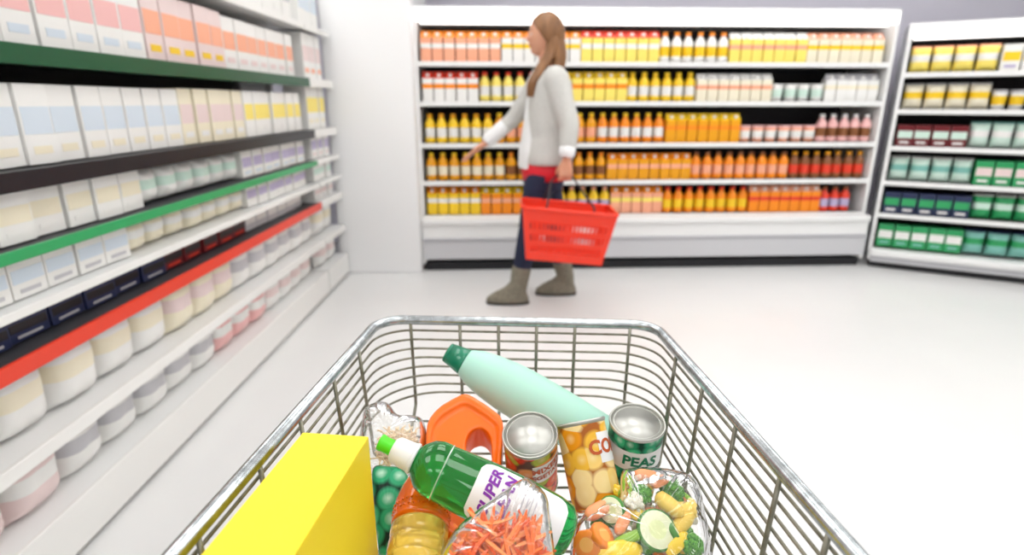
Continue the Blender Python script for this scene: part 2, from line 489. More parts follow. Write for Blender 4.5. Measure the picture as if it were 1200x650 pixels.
rows = [
    [('carton', ('yellow', 'white', 'orange'), dict(h=.205), 3), ('carton', ('orange', 'salmon', 'yellow'), dict(h=.2), 3), ('bottle', ('yellow', 'lilac', 'salmon'), dict(h=.2), 3), ('carton', ('salmon', 'lemon', 'orange'), dict(h=.2), 3), ('bottle', ('orange', 'yellow', 'red'), dict(h=.195), 4), ('carton', ('orange', 'red', 'salmon'), dict(h=.2), 4), ('bottle', ('red', 'lilac', 'brown'), dict(h=.19), 2)],
    [('bottle', ('amber', 'cream', 'yellow'), dict(h=.2), 4), ('bottle', ('amber', 'brown', 'orange'), dict(h=.2), 5), ('carton', ('amber', 'salmon', 'orange'), dict(h=.19), 4), ('bottle', ('orange', 'salmon', 'brown'), dict(h=.2), 5), ('bottle', ('brown', 'red', 'amber'), dict(h=.2), 4)],
    [('bottle', ('yellow', 'white', 'amber'), dict(h=.205), 4), ('bottle', ('amber', 'salmon', 'yellow'), dict(h=.21), 5), ('bottle', ('orange', 'white', 'yellow'), dict(h=.21), 4), ('carton', ('amber', 'orange', 'yellow'), dict(h=.205), 4), ('tub', ('salmon', 'white', 'pink'), dict(h=.12), 4), ('bottle', ('pink', 'brown', 'white'), dict(h=.2), 3)],
    [('carton', ('white', 'orange', 'red'), dict(h=.2), 3), ('bottle', ('lemon', 'white', 'red'), dict(h=.2), 4), ('carton', ('lemon', 'orange', 'yellow'), dict(h=.2), 4), ('bottle', ('yellow', 'white', 'yellow'), dict(h=.2), 4), ('carton', ('cream', 'salmon', 'white'), dict(h=.19), 4), ('tub', ('white', 'mint', 'white'), dict(h=.12), 3), ('carton', ('white', 'cream', 'grey'), dict(h=.19), 3)],
    [('carton', ('salmon', 'white', 'orange'), dict(h=.2), 4), ('carton', ('white', 'yellow', 'orange'), dict(h=.2), 4), ('carton', ('lemon', 'white', 'red'), dict(h=.205), 4), ('bottle', ('white', 'yellow', 'orange'), dict(h=.2), 4), ('carton', ('lemon', 'salmon', 'white'), dict(h=.2), 4), ('carton', ('cream', 'yellow', 'salmon'), dict(h=.2), 4)],
]
for i, r in enumerate(rows):
    stock(a, ux, L, sz[i] + .002, r, f'the {W} {ORD[i]}', depth=.15, seed=i)
sz2 = [.15, .41, .655, .91, 1.17, 1.42]
a, ux, L = case('open_display_fridge', 'angled white fridge of green, white and purple packs in the far corner', B0, B1, sz2[1:], 1.66, .13)
W = "corner fridge's"
rows = [
    [('box', ('green', 'white', 'teal'), dict(w=.1, h=.17), 3), ('bag', ('teal', 'green', 'navy'), dict(w=.13, h=.18), 3), ('box', ('navy', 'lilac', 'white'), dict(w=.1, h=.17), 3)],
    [('box', ('navy', 'green', 'white'), dict(w=.1, h=.16), 3), ('bag', ('green', 'mint', 'white'), dict(w=.12, h=.18), 3), ('box', ('teal', 'white', 'navy'), dict(w=.1, h=.17), 3)],
    [('bag', ('mint', 'teal', 'white'), dict(w=.12, h=.18), 3), ('box', ('green', 'rose', 'white'), dict(w=.1, h=.17), 3), ('bag', ('lilac', 'green', 'grey'), dict(w=.12, h=.18), 3)],
    [('box', ('maroon', 'mint', 'white'), dict(w=.1, h=.15), 2), ('bag', ('mint', 'white', 'teal'), dict(w=.12, h=.18), 3), ('box', ('white', 'green', 'maroon'), dict(w=.1, h=.17), 3)],
    [('bag', ('cream', 'yellow', 'white'), dict(w=.12, h=.18), 3), ('tub', ('white', 'yellow', 'grey'), dict(h=.13), 3), ('box', ('cream', 'grey', 'white'), dict(w=.1, h=.17), 3)],
    [('bag', ('lemon', 'white', 'salmon'), dict(w=.12, h=.18), 3), ('box', ('white', 'yellow', 'lilac'), dict(w=.1, h=.17), 3), ('bag', ('lilac', 'white', 'lilac'), dict(w=.12, h=.18), 3)],
]
ORD2 = ['floor-level shelf', 'second shelf', 'third shelf', 'fourth shelf', 'fifth shelf', 'top shelf']
for i, r in enumerate(rows):
    stock(a, ux, L, sz2[i] + .002, r, f'the {W} {ORD2[i]}', depth=.19, seed=20 + i)

# ------------------------------------------------------------------ tall shelving along the aisle
GX = -1.21
GY0, GY1, GY2 = .10, 3.60, 4.07
SH = [(.16, .14, 'white'), (.375, .04, 'white'), (.615, .045, 'red'), (.735, .025, 'white'), (.875, .03, 'green'), (1.06, .05, 'black'), (1.36, .05, 'deep green'), (1.66, .03, 'white')]
def gondola(name, label, y0, y1, light):
    L = y1 - y0
    M = Matrix.Translation((GX, y0, 0)) @ Matrix.Rotation(PI / 2, 4, 'Z')     # local x along +Y, local y into the shelving (-X)
    t = thing(name, label, 'shelving', M=M)
    child('back_panel', MB().box((L / 2, .47, 1.0), (L, .03, 2.0), WHITE if light else DARK), t)
    child('plinth', MB().box((L / 2, .25, .06), (L, .44, .12), WHITE if light else PALE), t)
    for x in (.012, L - .012):
        child('upright', MB().box((x, .44, 1.0), (.024, .05, 2.0), WHITE if light else GREY), t)
    for z, lip, c in SH:
        dark = c in ('black', 'green', 'red', 'deep green') and not light
        s = child('shelf', MB().box((L / 2, .235, z - .012), (L - .004, .45, .02), WHITE if not dark else mat('shelf_dark', (.05, .05, .055), .5)), t)
        child('price_rail', MB().box((L / 2, .006, z - lip / 2), (L - .004, .012, lip), cm('white' if light else c), bev=.003), s)
    return t
gondola('aisle_shelving', 'long aisle shelving with black, green and red shelf edges beside the cart', GY0, GY1, False)
gondola('aisle_shelving', 'short all-white aisle shelving next to the white pillar', GY1 + .01, GY2, True)
NAMES = ['floor-level shelf', 'second shelf', 'red-edged shelf', 'fourth shelf', 'green-edged shelf', 'black-edged shelf', 'seventh shelf', 'top shelf']
W = "long shelving's"
bg = lambda c, b, k, w, h, s: ('bag', (c, b, k), dict(w=w, h=h, d=.12), s)
bx = lambda c, b, k, w, h, s: ('box', (c, b, k), dict(w=w, h=h), s)
rows = [
    [bg('grey', 'rose', 'white', .17, .17, 2), bg('rose', 'white', 'grey', .18, .18, 3), bg('white', 'grey', 'white', .17, .18, 3), bg('pink', 'white', 'rose', .17, .17, 2), bg('white', 'rose', 'white', .17, .18, 3)],
    [bg('cream', 'white', 'cream', .18, .20, 3), bg('white', 'cream', 'white', .18, .205, 4), bg('cream', 'rose', 'white', .17, .2, 2), bg('white', 'grey', 'white', .17, .205, 4)],
    [bx('black', 'grey', 'navy', .13, .075, 4), bx('navy', 'black', 'grey', .13, .07, 3), bx('maroon', 'black', 'red', .13, .075, 3), bx('grey', 'white', 'grey', .12, .085, 3)],
    [bg('white', 'rose', 'grey', .12, .11, 4), bx('white', 'pale blue', 'grey', .11, .105, 4), bg('cream', 'white', 'white', .12, .11, 4), bx('white', 'lilac', 'white', .11, .11, 4)],
    [bx('cream', 'white', 'maroon', .12, .125, 4), bx('white', 'cream', 'white', .11, .13, 4), bg('white', 'mint', 'cream', .12, .13, 3), bx('white', 'lilac', 'pale blue', .11, .13, 4)],
    [bx('white', 'mint', 'teal', .10, .205, 4), bx('cream', 'teal', 'white', .10, .21, 3), bx('white', 'pale blue', 'cream', .10, .205, 4), bx('cream', 'rose', 'white', .1, .21, 3), bx('white', 'lemon', 'white', .1, .21, 4)],
    [bx('pink', 'red', 'white', .11, .22, 3), bx('salmon', 'white', 'red', .11, .23, 3), bx('white', 'pink', 'pale blue', .11, .22, 3), bx('rose', 'salmon', 'yellow', .11, .23, 3), bx('white', 'salmon', 'rose', .11, .22, 4)],
    [bx('rose', 'red', 'white', .12, .24, 3), bx('white', 'pink', 'rose', .12, .25, 4), bx('white', 'grey', 'white', .12, .25, 4)],
]
UY = V((0, 1, 0))
for i, r in enumerate(rows):
    stock((GX, GY0, 0), UY, GY1 - GY0, SH[i][0] + .002, r, f'the {W} {NAMES[i]}', depth=.12 if i not in (2,) else .15, seed=40 + i, gap=.006)
W = "white shelving's"
rows = [[bg('white', 'rose', 'white', .17, .18, 1)], [bg('white', 'cream', 'white', .17, .21, 1)], [bx('white', 'rose', 'grey', .12, .085, 1)], [bx('white', 'mint', 'white', .11, .105, 1)],
        [bx('white', 'lilac', 'rose', .11, .155, 1)], [bx('white', 'lemon', 'cream', .11, .26, 1)], [bx('white', 'rose', 'salmon', .11, .26, 1)], [bx('white', 'pale blue', 'white', .12, .25, 1)]]
NAMES2 = ['floor-level shelf', 'second shelf', 'third shelf', 'fourth shelf', 'fifth shelf', 'sixth shelf', 'seventh shelf', 'top shelf']
for i, r in enumerate(rows):
    stock((GX, GY1 + .02, 0), UY, GY2 - GY1 - .03, SH[i][0] + .002, r, f'the {W} {NAMES2[i]}', depth=.12, seed=60 + i, gap=.006)

# ------------------------------------------------------------------ shopping cart
ZR = .88
def lx(y, h=0): return -.3015 + .0983 * y + .06 * h
def rx(y, h=0): return .3033 - .0895 * y - .06 * h
def fy(x, h=0): return .861 - .0549 * x - .02 * h
def corner(side, h):
    """where a side line and the front line of the ring at drop h meet"""
    y = .86
    for _ in range(8):
        x = lx(y, h) if side < 0 else rx(y, h); y = fy(x, h)
    return V((x, y))
YB = -.02
def ring(h, rad, inset=0.0, seg=10):
    cl, cr = corner(-1, h), corner(1, h)
    pts = [V((lx(YB, h) + inset, YB)), V((cl.x + inset, cl.y - inset)), V((cr.x - inset, cr.y - inset)), V((rx(YB, h) - inset, YB))]
    return [V((p.x, p.y, ZR - h)) for p in fillet(pts, [rad, rad], seg)]
def zf(y):
    if y >= .72: return .685 + (y - .72) / (.855 - .72) * .043
    return .685
cart = thing('shopping_cart', 'wire shopping cart with a thick chrome rim, full of groceries', 'shopping cart', (0, .4, 0))
OFF = Matrix.Translation((0, -.4, 0))
def cmb(): return MB()
def cchild(name, mb):
    me = mb.mesh(name); me.transform(OFF); return child(name, me, cart)
child_rim = cchild('rim', MB().tube(ring(0, .045, 0, 12), .0078, CHROME, 14))
# the wires that run round the basket one above the other
NR = 8
for k in range(1, NR + 1):
    h = .0025 + .0158 * k
    cchild('ring_wire', MB().tube(ring(h, .05 + .42 * h, -.001, 12), .0019, WIRE, 7))
for k in (NR + 1, NR + 2):
    h = .0025 + .0158 * k
    for sgn in (-1, 1):
        f = (lambda y: lx(y, h)) if sgn < 0 else (lambda y: rx(y, h))
        cchild('side_wire', MB().tube([(f(y), y, ZR - h) for y in (YB, .2, .4, .6, .745)], .0019, WIRE, 7))
# uprights: down the side, then across the floor
def upright(pts, r=.0026): cchild('upright_wire', MB().tube(pts, r, WIRE, 8))
def side_pts(sgn, y):
    f = lx if sgn < 0 else rx
    i = -sgn * .0048
    zb = zf(y); hb = ZR - zb
    pts = [(f(y, h) + i, y, ZR - h) for h in (.004, hb * .35, hb * .7, hb - .012)]
    for q in range(1, 6):
        a = q / 5 * PI / 2
        pts.append((f(y, hb - .012) + i - sgn * .012 * (1 - math.cos(a)), y, zb + .012 - .012 * math.sin(a)))
    return pts
ly = [atz(px, py, ZR).y for px, py in ((419, 408), (389, 442), (350, 488), (303, 543), (232, 627))]
ry = [atz(px, py, ZR).y for px, py in ((790, 415), (822, 451), (860, 496), (912, 556))]
n = max(len(ly), len(ry))
ly += [ly[-1] - .075 * (i + 1) for i in range(5)]; ry += [ry[-1] - .075 * (i + 1) for i in range(6)]
ly = [y for y in ly if y > .02]; ry = [y for y in ry if y > .02]
for i in range(max(len(ly), len(ry))):
    if i < min(len(ly), len(ry)):
        L_ = side_pts(-1, ly[i]); R_ = side_pts(1, ry[i]); upright(L_ + R_[::-1])
    elif i < len(ly): upright(side_pts(-1, ly[i]))
    else: upright(side_pts(1, ry[i]))
for px in (479, 538, 584, 629, 674, 738):
    p = atz(px, 380, ZR); x = p.x; pts = []
    y0 = fy(x, 0) - .0048
    zb = zf(y0 - .02); hb = ZR - zb
    sx = x * .985
    for h in (.004, hb * .4, hb - .02): pts.append((x + (sx - x) * h / hb, fy(x, h) - .0048, ZR - h))
    pts += [(sx, y0 - .006, zb + .006), (sx, y0 - .02, zf(y0 - .02)), (sx, .72, .685), (sx, .4, .685), (sx, .02, .685)]
    upright(pts)
y = .83
while y > .05:
    z = zf(y) - .0035; hb = ZR - z
    cchild('floor_wire', MB().tube([(lx(y, hb) + .03, y, z), (0, y, z), (rx(y, hb) - .03, y, z)], .0019, WIRE, 7)); y -= .031
# the spare hook loop on one side
p0 = V((rx(ry[0], .06) - .006, ry[0] - .004, ZR - .06))
cchild('hook_loop', MB().tube([p0 + V(d) for d in ((0, -.004, 0), (-.003, -.006, -.04), (-.006, -.012, -.07), (-.014, -.02, -.09), (-.028, -.022, -.1), (-.04, -.02, -.098))], .0023, WIRE, 8))
# back panel, handle, chassis and casters
for k in range(9):
    x = lx(YB) + .03 + k * (rx(YB) - lx(YB) - .06) / 8
    cchild('gate_wire', MB().tube([(x, YB, ZR), (x * .96, YB, .685)], .0024, WIRE, 7))
hx0, hx1 = lx(YB), rx(YB)
cchild('handle', MB().tube([(hx0, YB, ZR), (hx0, YB - .07, ZR + .06), (hx0 + .02, YB - .09, ZR + .07), (hx1 - .02, YB - .09, ZR + .07), (hx1, YB - .07, ZR + .06), (hx1, YB, ZR)], .0125, mat('cart_handle', (.7, .04, .03), .4), 12))
cf = MB()
for sgn in (-1, 1):
    f = lx if sgn < 0 else rx
    cf.tube([(f(.05, .18), .05, .685), (f(.05, .18), .06, .45), (f(.1, .2), .10, .20), (f(.3, .2), .3, .17), (f(.8, .2), .80, .17)], .011, CHROME, 10)
    cf.tube([(f(.62, .19) + sgn * -.01, .62, .678), (f(.4, .2), .35, .40), (f(.1, .2), .10, .21)], .010, CHROME, 10)
cf.tube([(lx(.8, .2), .80, .17), (rx(.8, .2), .80, .17)], .011, CHROME, 10)
cf.tube([(lx(.1, .2), .10, .20), (rx(.1, .2), .10, .20)], .011, CHROME, 10)
cchild('chassis', cf)
for y in (.12, .78):
    for sgn in (-1, 1):
        f = lx if sgn < 0 else rx
        x = f(y, .2); zt = .19 if y < .5 else .165
        fork = MB().box((-.018, 0, -.04), (.004, .04, .085), CHROME).box((.018, 0, -.04), (.004, .04, .085), CHROME).box((0, 0, 0), (.04, .04, .006), CHROME)
        Mx = Matrix.Translation((x, y - .4, .13))
        me = fork.mesh('caster'); me.transform(Mx); c = child('caster', me, cart)
        wh = MB().lathe([(.03, -.013), (.0535, -.013), (.0555, -.008), (.0555, .008), (.0535, .013), (.03, .013)], BLACK, Matrix.Rotation(PI / 2, 4, 'Y'), 24)
        me = wh.mesh('wheel'); me.transform(Matrix.Translation((x, y - .4 - .01, .056))); child('wheel', me, c)

# ------------------------------------------------------------------ groceries in the cart
def rod(a, b): return (V(b) - V(a))
PEAPRINT = blob_print('pea_print', 52, [(.02, .30, .13), (.03, .42, .20), (.05, .50, .22), (.02, .34, .16)], (.0, .05, .03), .52, .6, soft=.13, spot=(.72, .92, .80))
CORNPRINT = blob_print('kernel_print', 40, [(.93, .48, .03), (.96, .66, .20), (.88, .33, .01), (.97, .74, .34), (.92, .52, .05)], (.42, .12, .02), .60, .8, soft=.10, spot=(1, .80, .42))
VEGPRINT = blob_print('mixed_vegetable_print', 46, [(.75, .05, .02), (.90, .25, .03), (.86, .12, .03), (.45, .50, .06), (.88, .34, .08)], (.10, .03, .01), .60, .9, soft=.10, spot=(.97, .70, .5))
PAPER = mat('label_paper', (.88, .88, .87), .45)

def can(name, label, top, axis, r, h, print_m, words, ink, band, xhint):
    """a tin standing along its axis; band = (z0, z1, a0, a1), words = [(text, size, z, angle, tilt)]"""
    z = V(axis).normalized(); base = V(top) - z * h
    t = thing(name, label, 'tin can', M=frame(base, z, xhint))
    child('label_wrap', MB().lathe([(r, .004), (r, h - .004)], print_m, n=48, closed=False), t)
    rimp = lambda z0: [(r * .99, z0 - .0015), (r + .0011, z0 - .0008), (r + .0014, z0 + .0004), (r + .0006, z0 + .0018)]
    child('body', MB().lathe([(r * .985, .001), (r * .985, h - .002)], TIN, n=48), t)
    lid = MB().lathe([(r * .99, h - .006), (r + .0012, h - .004), (r + .0015, h - .002), (r + .0004, h - .0004), (r - .0006, h - .0006), (r - .0016, h - .0036), (r * .90, h - .0040), (r * .865, h - .0018), (r * .845, h - .0018), (r * .80, h - .0042), (r * .62, h - .0042), (r * .59, h - .0026), (r * .575, h - .0026), (r * .54, h - .0042), (.001, h - .0034)], TIN, n=72, smooth=False)
    child('lid', lid, t)
    child('bottom_seam', MB().lathe([(r * .96, 0), (r + .0012, .0006), (r + .0014, .003), (r * .995, .005)], TINSIDE, n=48), t)
    z0, z1, a0, a1 = band
    bm = MB(); N = 24; vs = []; fs = []
    R = r + .0005
    for i in range(N + 1):
        a = a0 + (a1 - a0) * i / N
        vs += [(R * math.cos(a), R * math.sin(a), z0), (R * math.cos(a), R * math.sin(a), z1)]
    fs = [(2 * i, 2 * i + 2, 2 * i + 3, 2 * i + 1) for i in range(N)]
    bm.add(vs, fs, PAPER, None, True)
    b = child('name_band', bm, t)
    for s, size, zz, ac, tilt in words:
        me = text_mesh(s, size, .035)
        me.materials.clear(); me.materials.append(ink)
        bmx = bmesh.new(); bmx.from_mesh(me)
        bmesh.ops.subdivide_edges(bmx, edges=[e for e in bmx.edges if e.calc_length() > .004], cuts=2)
        for v in bmx.verts:
            x, y = v.co.x, v.co.y
            x, y = x * math.cos(tilt) - y * math.sin(tilt), x * math.sin(tilt) + y * math.cos(tilt)
            a = ac + x / r
            v.co = V(((r + .0011) * math.cos(a), (r + .0011) * math.sin(a), zz + y))
        bmx.to_mesh(me); bmx.free(); child('lettering', me, b)
    return t
# axis helpers in camera-free world terms: right (X), away (Y), up (Z)
AW = lambda deg, side=0.0: V((side, math.sin(math.radians(deg)), math.cos(math.radians(deg))))
DG = math.radians
# x of every can points away from the shopper, so angle pi faces the shopper
g_ink = mat('green_ink', (.0, .20, .09), .5); r_ink = mat('rust_ink', (.55, .10, .02), .5)
can('pea_can', 'green can of peas with white name band standing by the right-hand basket wires'.replace('right-hand ', ''), P(747, 493, .755), AW(-10, .02), .036, .112, PEAPRINT,
    [('PEAS', .0215, .0735, PI + .02, -.03)], g_ink, (.058, .089, PI - 1.45, PI + 1.45), (0, 1, 0))
can('vegetable_can', 'can of mixed vegetables with red and orange print, lid tipped towards the shopper', P(621, 508, .722), AW(-22, -.05), .0345, .110, VEGPRINT,
    [('MIXED', .0145, .0775, PI + .62, .06), ('VEGETABLES', .0115, .0635, PI + .72, .06)], r_ink, (.052, .088, PI + .02, PI + 1.7), (0, 1, 0))
ca = V((-.2, .555, .876)).normalized()
can('corn_can', 'leaning can of sweetcorn with yellow kernel print', P(690, 543, .738) + ca * .055, ca, .0322, .110, CORNPRINT,
    [('CORN', .024, .0735, PI + 1.2, 0)], r_ink, (.055, .092, PI + .54, PI + 2.0), (0, 1, 0))

# --- pale green bottle lying along the front
mint = mat('mint_plastic', (.45, .76, .63), .45, sss=.1)
dgreen = mat('dark_green_cap', (.0, .20, .10), .3, coat=.4)
a0 = P(545, 424, .880); a1 = P(683, 502, .855)
ax = (a1 - a0).normalized(); Lm = (a1 - a0).length + .045
t = thing('fabric_softener_bottle', 'pale mint green bottle with dark green cap lying along the front of the cart', 'bottle', M=frame(a0, ax, (0, -.5, .86)))
r = .0375
child('body', MB().lathe([(.0215, 0), (.0235, .003), (.0300, .018), (.0355, .042), (.0395, .072), (.0412, .102), (.0410, .14), (.0395, .19), (.037, Lm - .012), (.034, Lm - .003), (.02, Lm)], mint, n=40, ex=.86, ey=1.0), t)
cap = child('cap', MB().lathe([(.0150, -.027), (.0168, -.0275), (.0212, -.004), (.0218, -.001), (.0205, .0005)], dgreen, n=32, ex=.86), t)
child('flip_lid', MB().lathe([(.0145, -.032), (.0160, -.0315), (.0166, -.0268)], dgreen, n=32, ex=.86), cap)
child('thumb_tab', MB().lathe([(.0045, 0), (.0045, .0012), (.0032, .0016), (.003, .0006)], dgreen, frame((.0138, .003, -.016), (1, 0, -.3)), 16), cap)

# --- orange jug with handle
orange = mat('orange_plastic', (.93, .155, .0), .36, coat=.1)
jo = P(545, 470, .835); jb = P(545, 640, .675)
jy = (jo - jb).normalized(); jn = V((0, -jy.z, jy.y)).normalized(); jx = jy.cross(jn)
JM = Matrix((jx, jy, jn)).transposed().to_4x4(); JM.translation = (jo + jb) / 2 + jn * -.003
JI = JM.inverted()
def jl(px, py, off=.03):
    p = JI @ onplane(px, py, JM.translation + jn * off, jn); return (p.x, p.y)
outline = [jl(*q) for q in ((545, 458), (566, 470), (589, 487), (590, 503), (586, 560), (582, 638))]
o2 = [jl(*q) for q in ((526, 638), (505, 575), (498, 510), (501, 490), (514, 475), (530, 466))]
poly = outline + o2
def rounded_poly(poly, rad, seg=5):
    n = len(poly); out = []
    for i in range(n):
        p, a, b = V(poly[i]), V(poly[i - 1]), V(poly[(i + 1) % n])
        l = min(rad, (a - p).length * .45, (b - p).length * .45)
        p0, p1 = p + (a - p).normalized() * l, p + (b - p).normalized() * l
        for k in range(seg + 1):
            q = k / seg
            out.append(tuple(p0 * (1 - q) ** 2 + p * 2 * q * (1 - q) + p1 * q * q))
    return out
body = MB().prism(rounded_poly(poly, .02)[::-1], -.024, .030, orange).build('jug_body')
hole = [jl(*q) for q in ((545, 512), (552, 499), (567, 497), (575, 508), (577, 552), (549, 552))]
cut = MB().prism(rounded_poly(hole, .012)[::-1], -.2, .2, orange).build('jug_hole')
inner = [(x * .86 + (jl(545, 556)[0]) * .14, y * .86 + (jl(545, 556)[1]) * .14) for x, y in poly]
cut2 = MB().prism(rounded_poly(inner, .03)[::-1], .0235, .06, orange).build('jug_recess')
bpy.context.view_layer.update()
for c in (cut, cut2):
    b = body.modifiers.new('cut', 'BOOLEAN'); b.operation = 'DIFFERENCE'; b.object = c; b.solver = 'EXACT'
rm = body.modifiers.new('remesh', 'REMESH'); rm.mode = 'VOXEL'; rm.voxel_size = .0026
sm = body.modifiers.new('smooth', 'SMOOTH'); sm.iterations = 9; sm.factor = .5
me = smooth_all(eval_mesh(body, 'body'))
for c in (cut, cut2): bpy.data.objects.remove(c, do_unlink=True)
me.materials.clear(); me.materials.append(orange)
t = thing('detergent_jug', 'orange plastic jug with a handle hole lying under the green bottle', 'jug', M=JM)
child('body', me, t)
top = jl(541, 457)
child('cap', MB().lathe([(.014, 0), (.0145, .002), (.0145, .014), (.012, .016)], mat('pink_cap', (.85, .35, .28), .35), frame((top[0] - .003, top[1] - .004, -.012), (0, 1, 0), (1, 0, 0)), 24), t)

# --- green washing-up liquid bottle
gl = mat('green_liquid', (.015, .52, .10), .04, trans=.82, ior=1.36, coat=.5)
lime = mat('lime_cap', (.10, .78, .02), .3); wcap = mat('white_collar', (.86, .86, .84), .35, sss=.1)
a0 = P(483, 536, .629); a1 = P(668, 626, .613)
ax = (a1 - a0).normalized(); Lg = (a1 - a0).length
facing = (EYE - (a0 + a1) / 2); facing = (facing - ax * facing.dot(ax)).normalized()
GM = frame(a0, ax, facing)
t = thing('dish_soap_bottle', 'transparent green dish soap bottle with lime cap and white label', 'bottle', M=GM)
k = Lg / .2
child('body', MB().lathe([(.0125, 0), (.0135, .004 * k), (.0205, .009 * k), (.0275, .017 * k), (.0308, .027 * k), (.0312, .036 * k), (.0306, .040 * k), (.0312, .045 * k), (.0325, .07 * k), (.0338, .10 * k), (.0338, .14 * k), (.032, .175 * k), (.029, .192 * k), (.022, .2 * k), (.010, .203 * k)], gl, n=48, ex=.84), t)
child('shoulder_ring', MB().tube([(.0310 * .84 * math.cos(q / 40 * 2 * PI), .0310 * math.sin(q / 40 * 2 * PI), .039 * k) for q in range(40)], .0009, mat('clear_ridge', (.6, .85, .65), .1, trans=.5), 6, closed=True), t)
col = child('collar', MB().lathe([(.0165, -.0005), (.0172, .001), (.0172, .003), (.0162, .004)], wcap, n=32).lathe([(.0095, -.024), (.0112, -.0238), (.0148, -.020), (.0160, -.002), (.0160, .002)], wcap, n=32), t)
child('cap', MB().lathe([(.0078, -.0405), (.0092, -.040), (.0094, -.0375), (.0086, -.034), (.0088, -.026), (.0088, -.022)], lime, n=28), col)
# label patch wrapped on the facing side
lab = MB(); NU, NV = 26, 30; z0, z1 = .078 * k, .186 * k; hw = 1.08
def rr(zq):
    pr = [(.0325, .07 * k), (.0338, .10 * k), (.0338, .14 * k), (.032, .175 * k), (.029, .192 * k)]
    for (r0, q0), (r1, q1) in zip(pr, pr[1:]):
        if zq <= q1: return r0 + (r1 - r0) * (zq - q0) / (q1 - q0)
    return .03
vs = []
for j in range(NV + 1):
    v = j / NV; z = z0 + (z1 - z0) * v
    e = 1.0
    if v < .16: e = 1 - .34 * (1 - math.sqrt(max(0, 1 - ((.16 - v) / .16) ** 2)))
    if v > .86: e = 1 - .40 * (1 - math.sqrt(max(0, 1 - ((v - .86) / .14) ** 2)))
    for i in range(NU + 1):
        a = (2 * i / NU - 1) * hw * e; R = rr(z) + .0006
        vs.append((R * .84 * math.cos(a) + .0003, R * math.sin(a), z))
fs = [(j * (NU + 1) + i, j * (NU + 1) + i + 1, (j + 1) * (NU + 1) + i + 1, (j + 1) * (NU + 1) + i) for j in range(NV) for i in range(NU)]
lab.add(vs, fs, PAPER, None, True)
lb = child('label_sticker', lab, t)
purple = mat('purple_ink', (.22, .02, .36), .5)
def wrap_side(s, size, zc, yc, bold=.03, ink=purple, shear=.0):
    me = text_mesh(s, size, bold, shear)
    me.materials.clear(); me.materials.append(ink)
    b = bmesh.new(); b.from_mesh(me)
    bmesh.ops.subdivide_edges(b, edges=[e for e in b.edges if e.calc_length() > .004], cuts=2)
    for v in b.verts:
        along, up = v.co.x, v.co.y          # letters run round the bottle, their feet towards its base
        z = zc - up; a = SIDE * (along / .031) + yc; R = rr(z) + .0013
        v.co = V((R * .84 * math.cos(a) + .0003, R * math.sin(a), z))
    b.to_mesh(me); b.free()
    return child('lettering', me, lb)
SIDE = 1 if (GM.to_3x3() @ V((0, 1, 0))).z > 0 else -1
wrap_side('SUPER', .0165, .098 * k, SIDE * .12, .035, shear=.15)
wrap_side('CLEAN', .0165, .116 * k, SIDE * .0, .035, shear=.15)
fine = MB()
for q, zq in enumerate((.134, .139, .144, .149)):
    w_ = .5 - .08 * (q % 2); vv = []
    for i in range(13):
        a = (-w_ + 2 * w_ * i / 12); R = rr(zq * k) + .0011
        vv += [(R * .84 * math.cos(a) + .0003, R * math.sin(a), zq * k), (R * .84 * math.cos(a) + .0003, R * math.sin(a), zq * k + .0011)]
    fine.add(vv, [(2 * i, 2 * i + 2, 2 * i + 3, 2 * i + 1) for i in range(12)], mat('grey_ink', (.55, .53, .58), .5), None, True)
child('fine_print', fine, lb)

# --- golden oil bottle lying neck away, under the green bottle
oil = mat('golden_oil', (1, .70, .12), .05, trans=.68, ior=1.38, coat=.4)
oil2 = mat('jug_tinted_oil', (1, .19, .005), .05, trans=.4, ior=1.38, coat=.4)  # same oil, with the orange jug's refraction put into the shoulder colour
b0 = P(486, 666, .598); b1 = P(497, 582, .667)
ax = (b1 - b0).normalized()
OM = frame(b0 - ax * .05, ax, (1, 0, 0))
t = thing('oil_bottle', 'ribbed clear bottle of golden oil lying against the green bottle', 'bottle', M=OM)
R = .0322
pr = []
for i in range(30):
    z = .002 + i * .0032
    pr.append((R * (1 - .028 * max(0, math.cos(i / 6 * 2 * PI)) ** 3), z))
low = [(R * .8, 0)] + pr
child('body', MB().lathe(low, oil, n=44), t)
zt = pr[-1][1]
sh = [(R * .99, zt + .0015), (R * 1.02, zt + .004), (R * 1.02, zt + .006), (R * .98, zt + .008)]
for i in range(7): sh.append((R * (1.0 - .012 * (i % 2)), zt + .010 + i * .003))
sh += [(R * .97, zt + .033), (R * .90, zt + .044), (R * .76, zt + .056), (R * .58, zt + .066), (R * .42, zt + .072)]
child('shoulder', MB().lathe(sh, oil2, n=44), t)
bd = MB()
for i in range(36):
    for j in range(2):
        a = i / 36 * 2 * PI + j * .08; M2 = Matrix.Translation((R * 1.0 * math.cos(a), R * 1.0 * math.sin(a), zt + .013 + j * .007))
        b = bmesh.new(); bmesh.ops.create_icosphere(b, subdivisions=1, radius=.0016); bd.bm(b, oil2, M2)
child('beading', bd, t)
child('cap', MB().lathe([(R * .40, zt + .070), (R * .46, zt + .072), (R * .46, zt + .086), (R * .40, zt + .088)], mat('yellow_cap', (.9, .6, .05), .35), n=28), t)

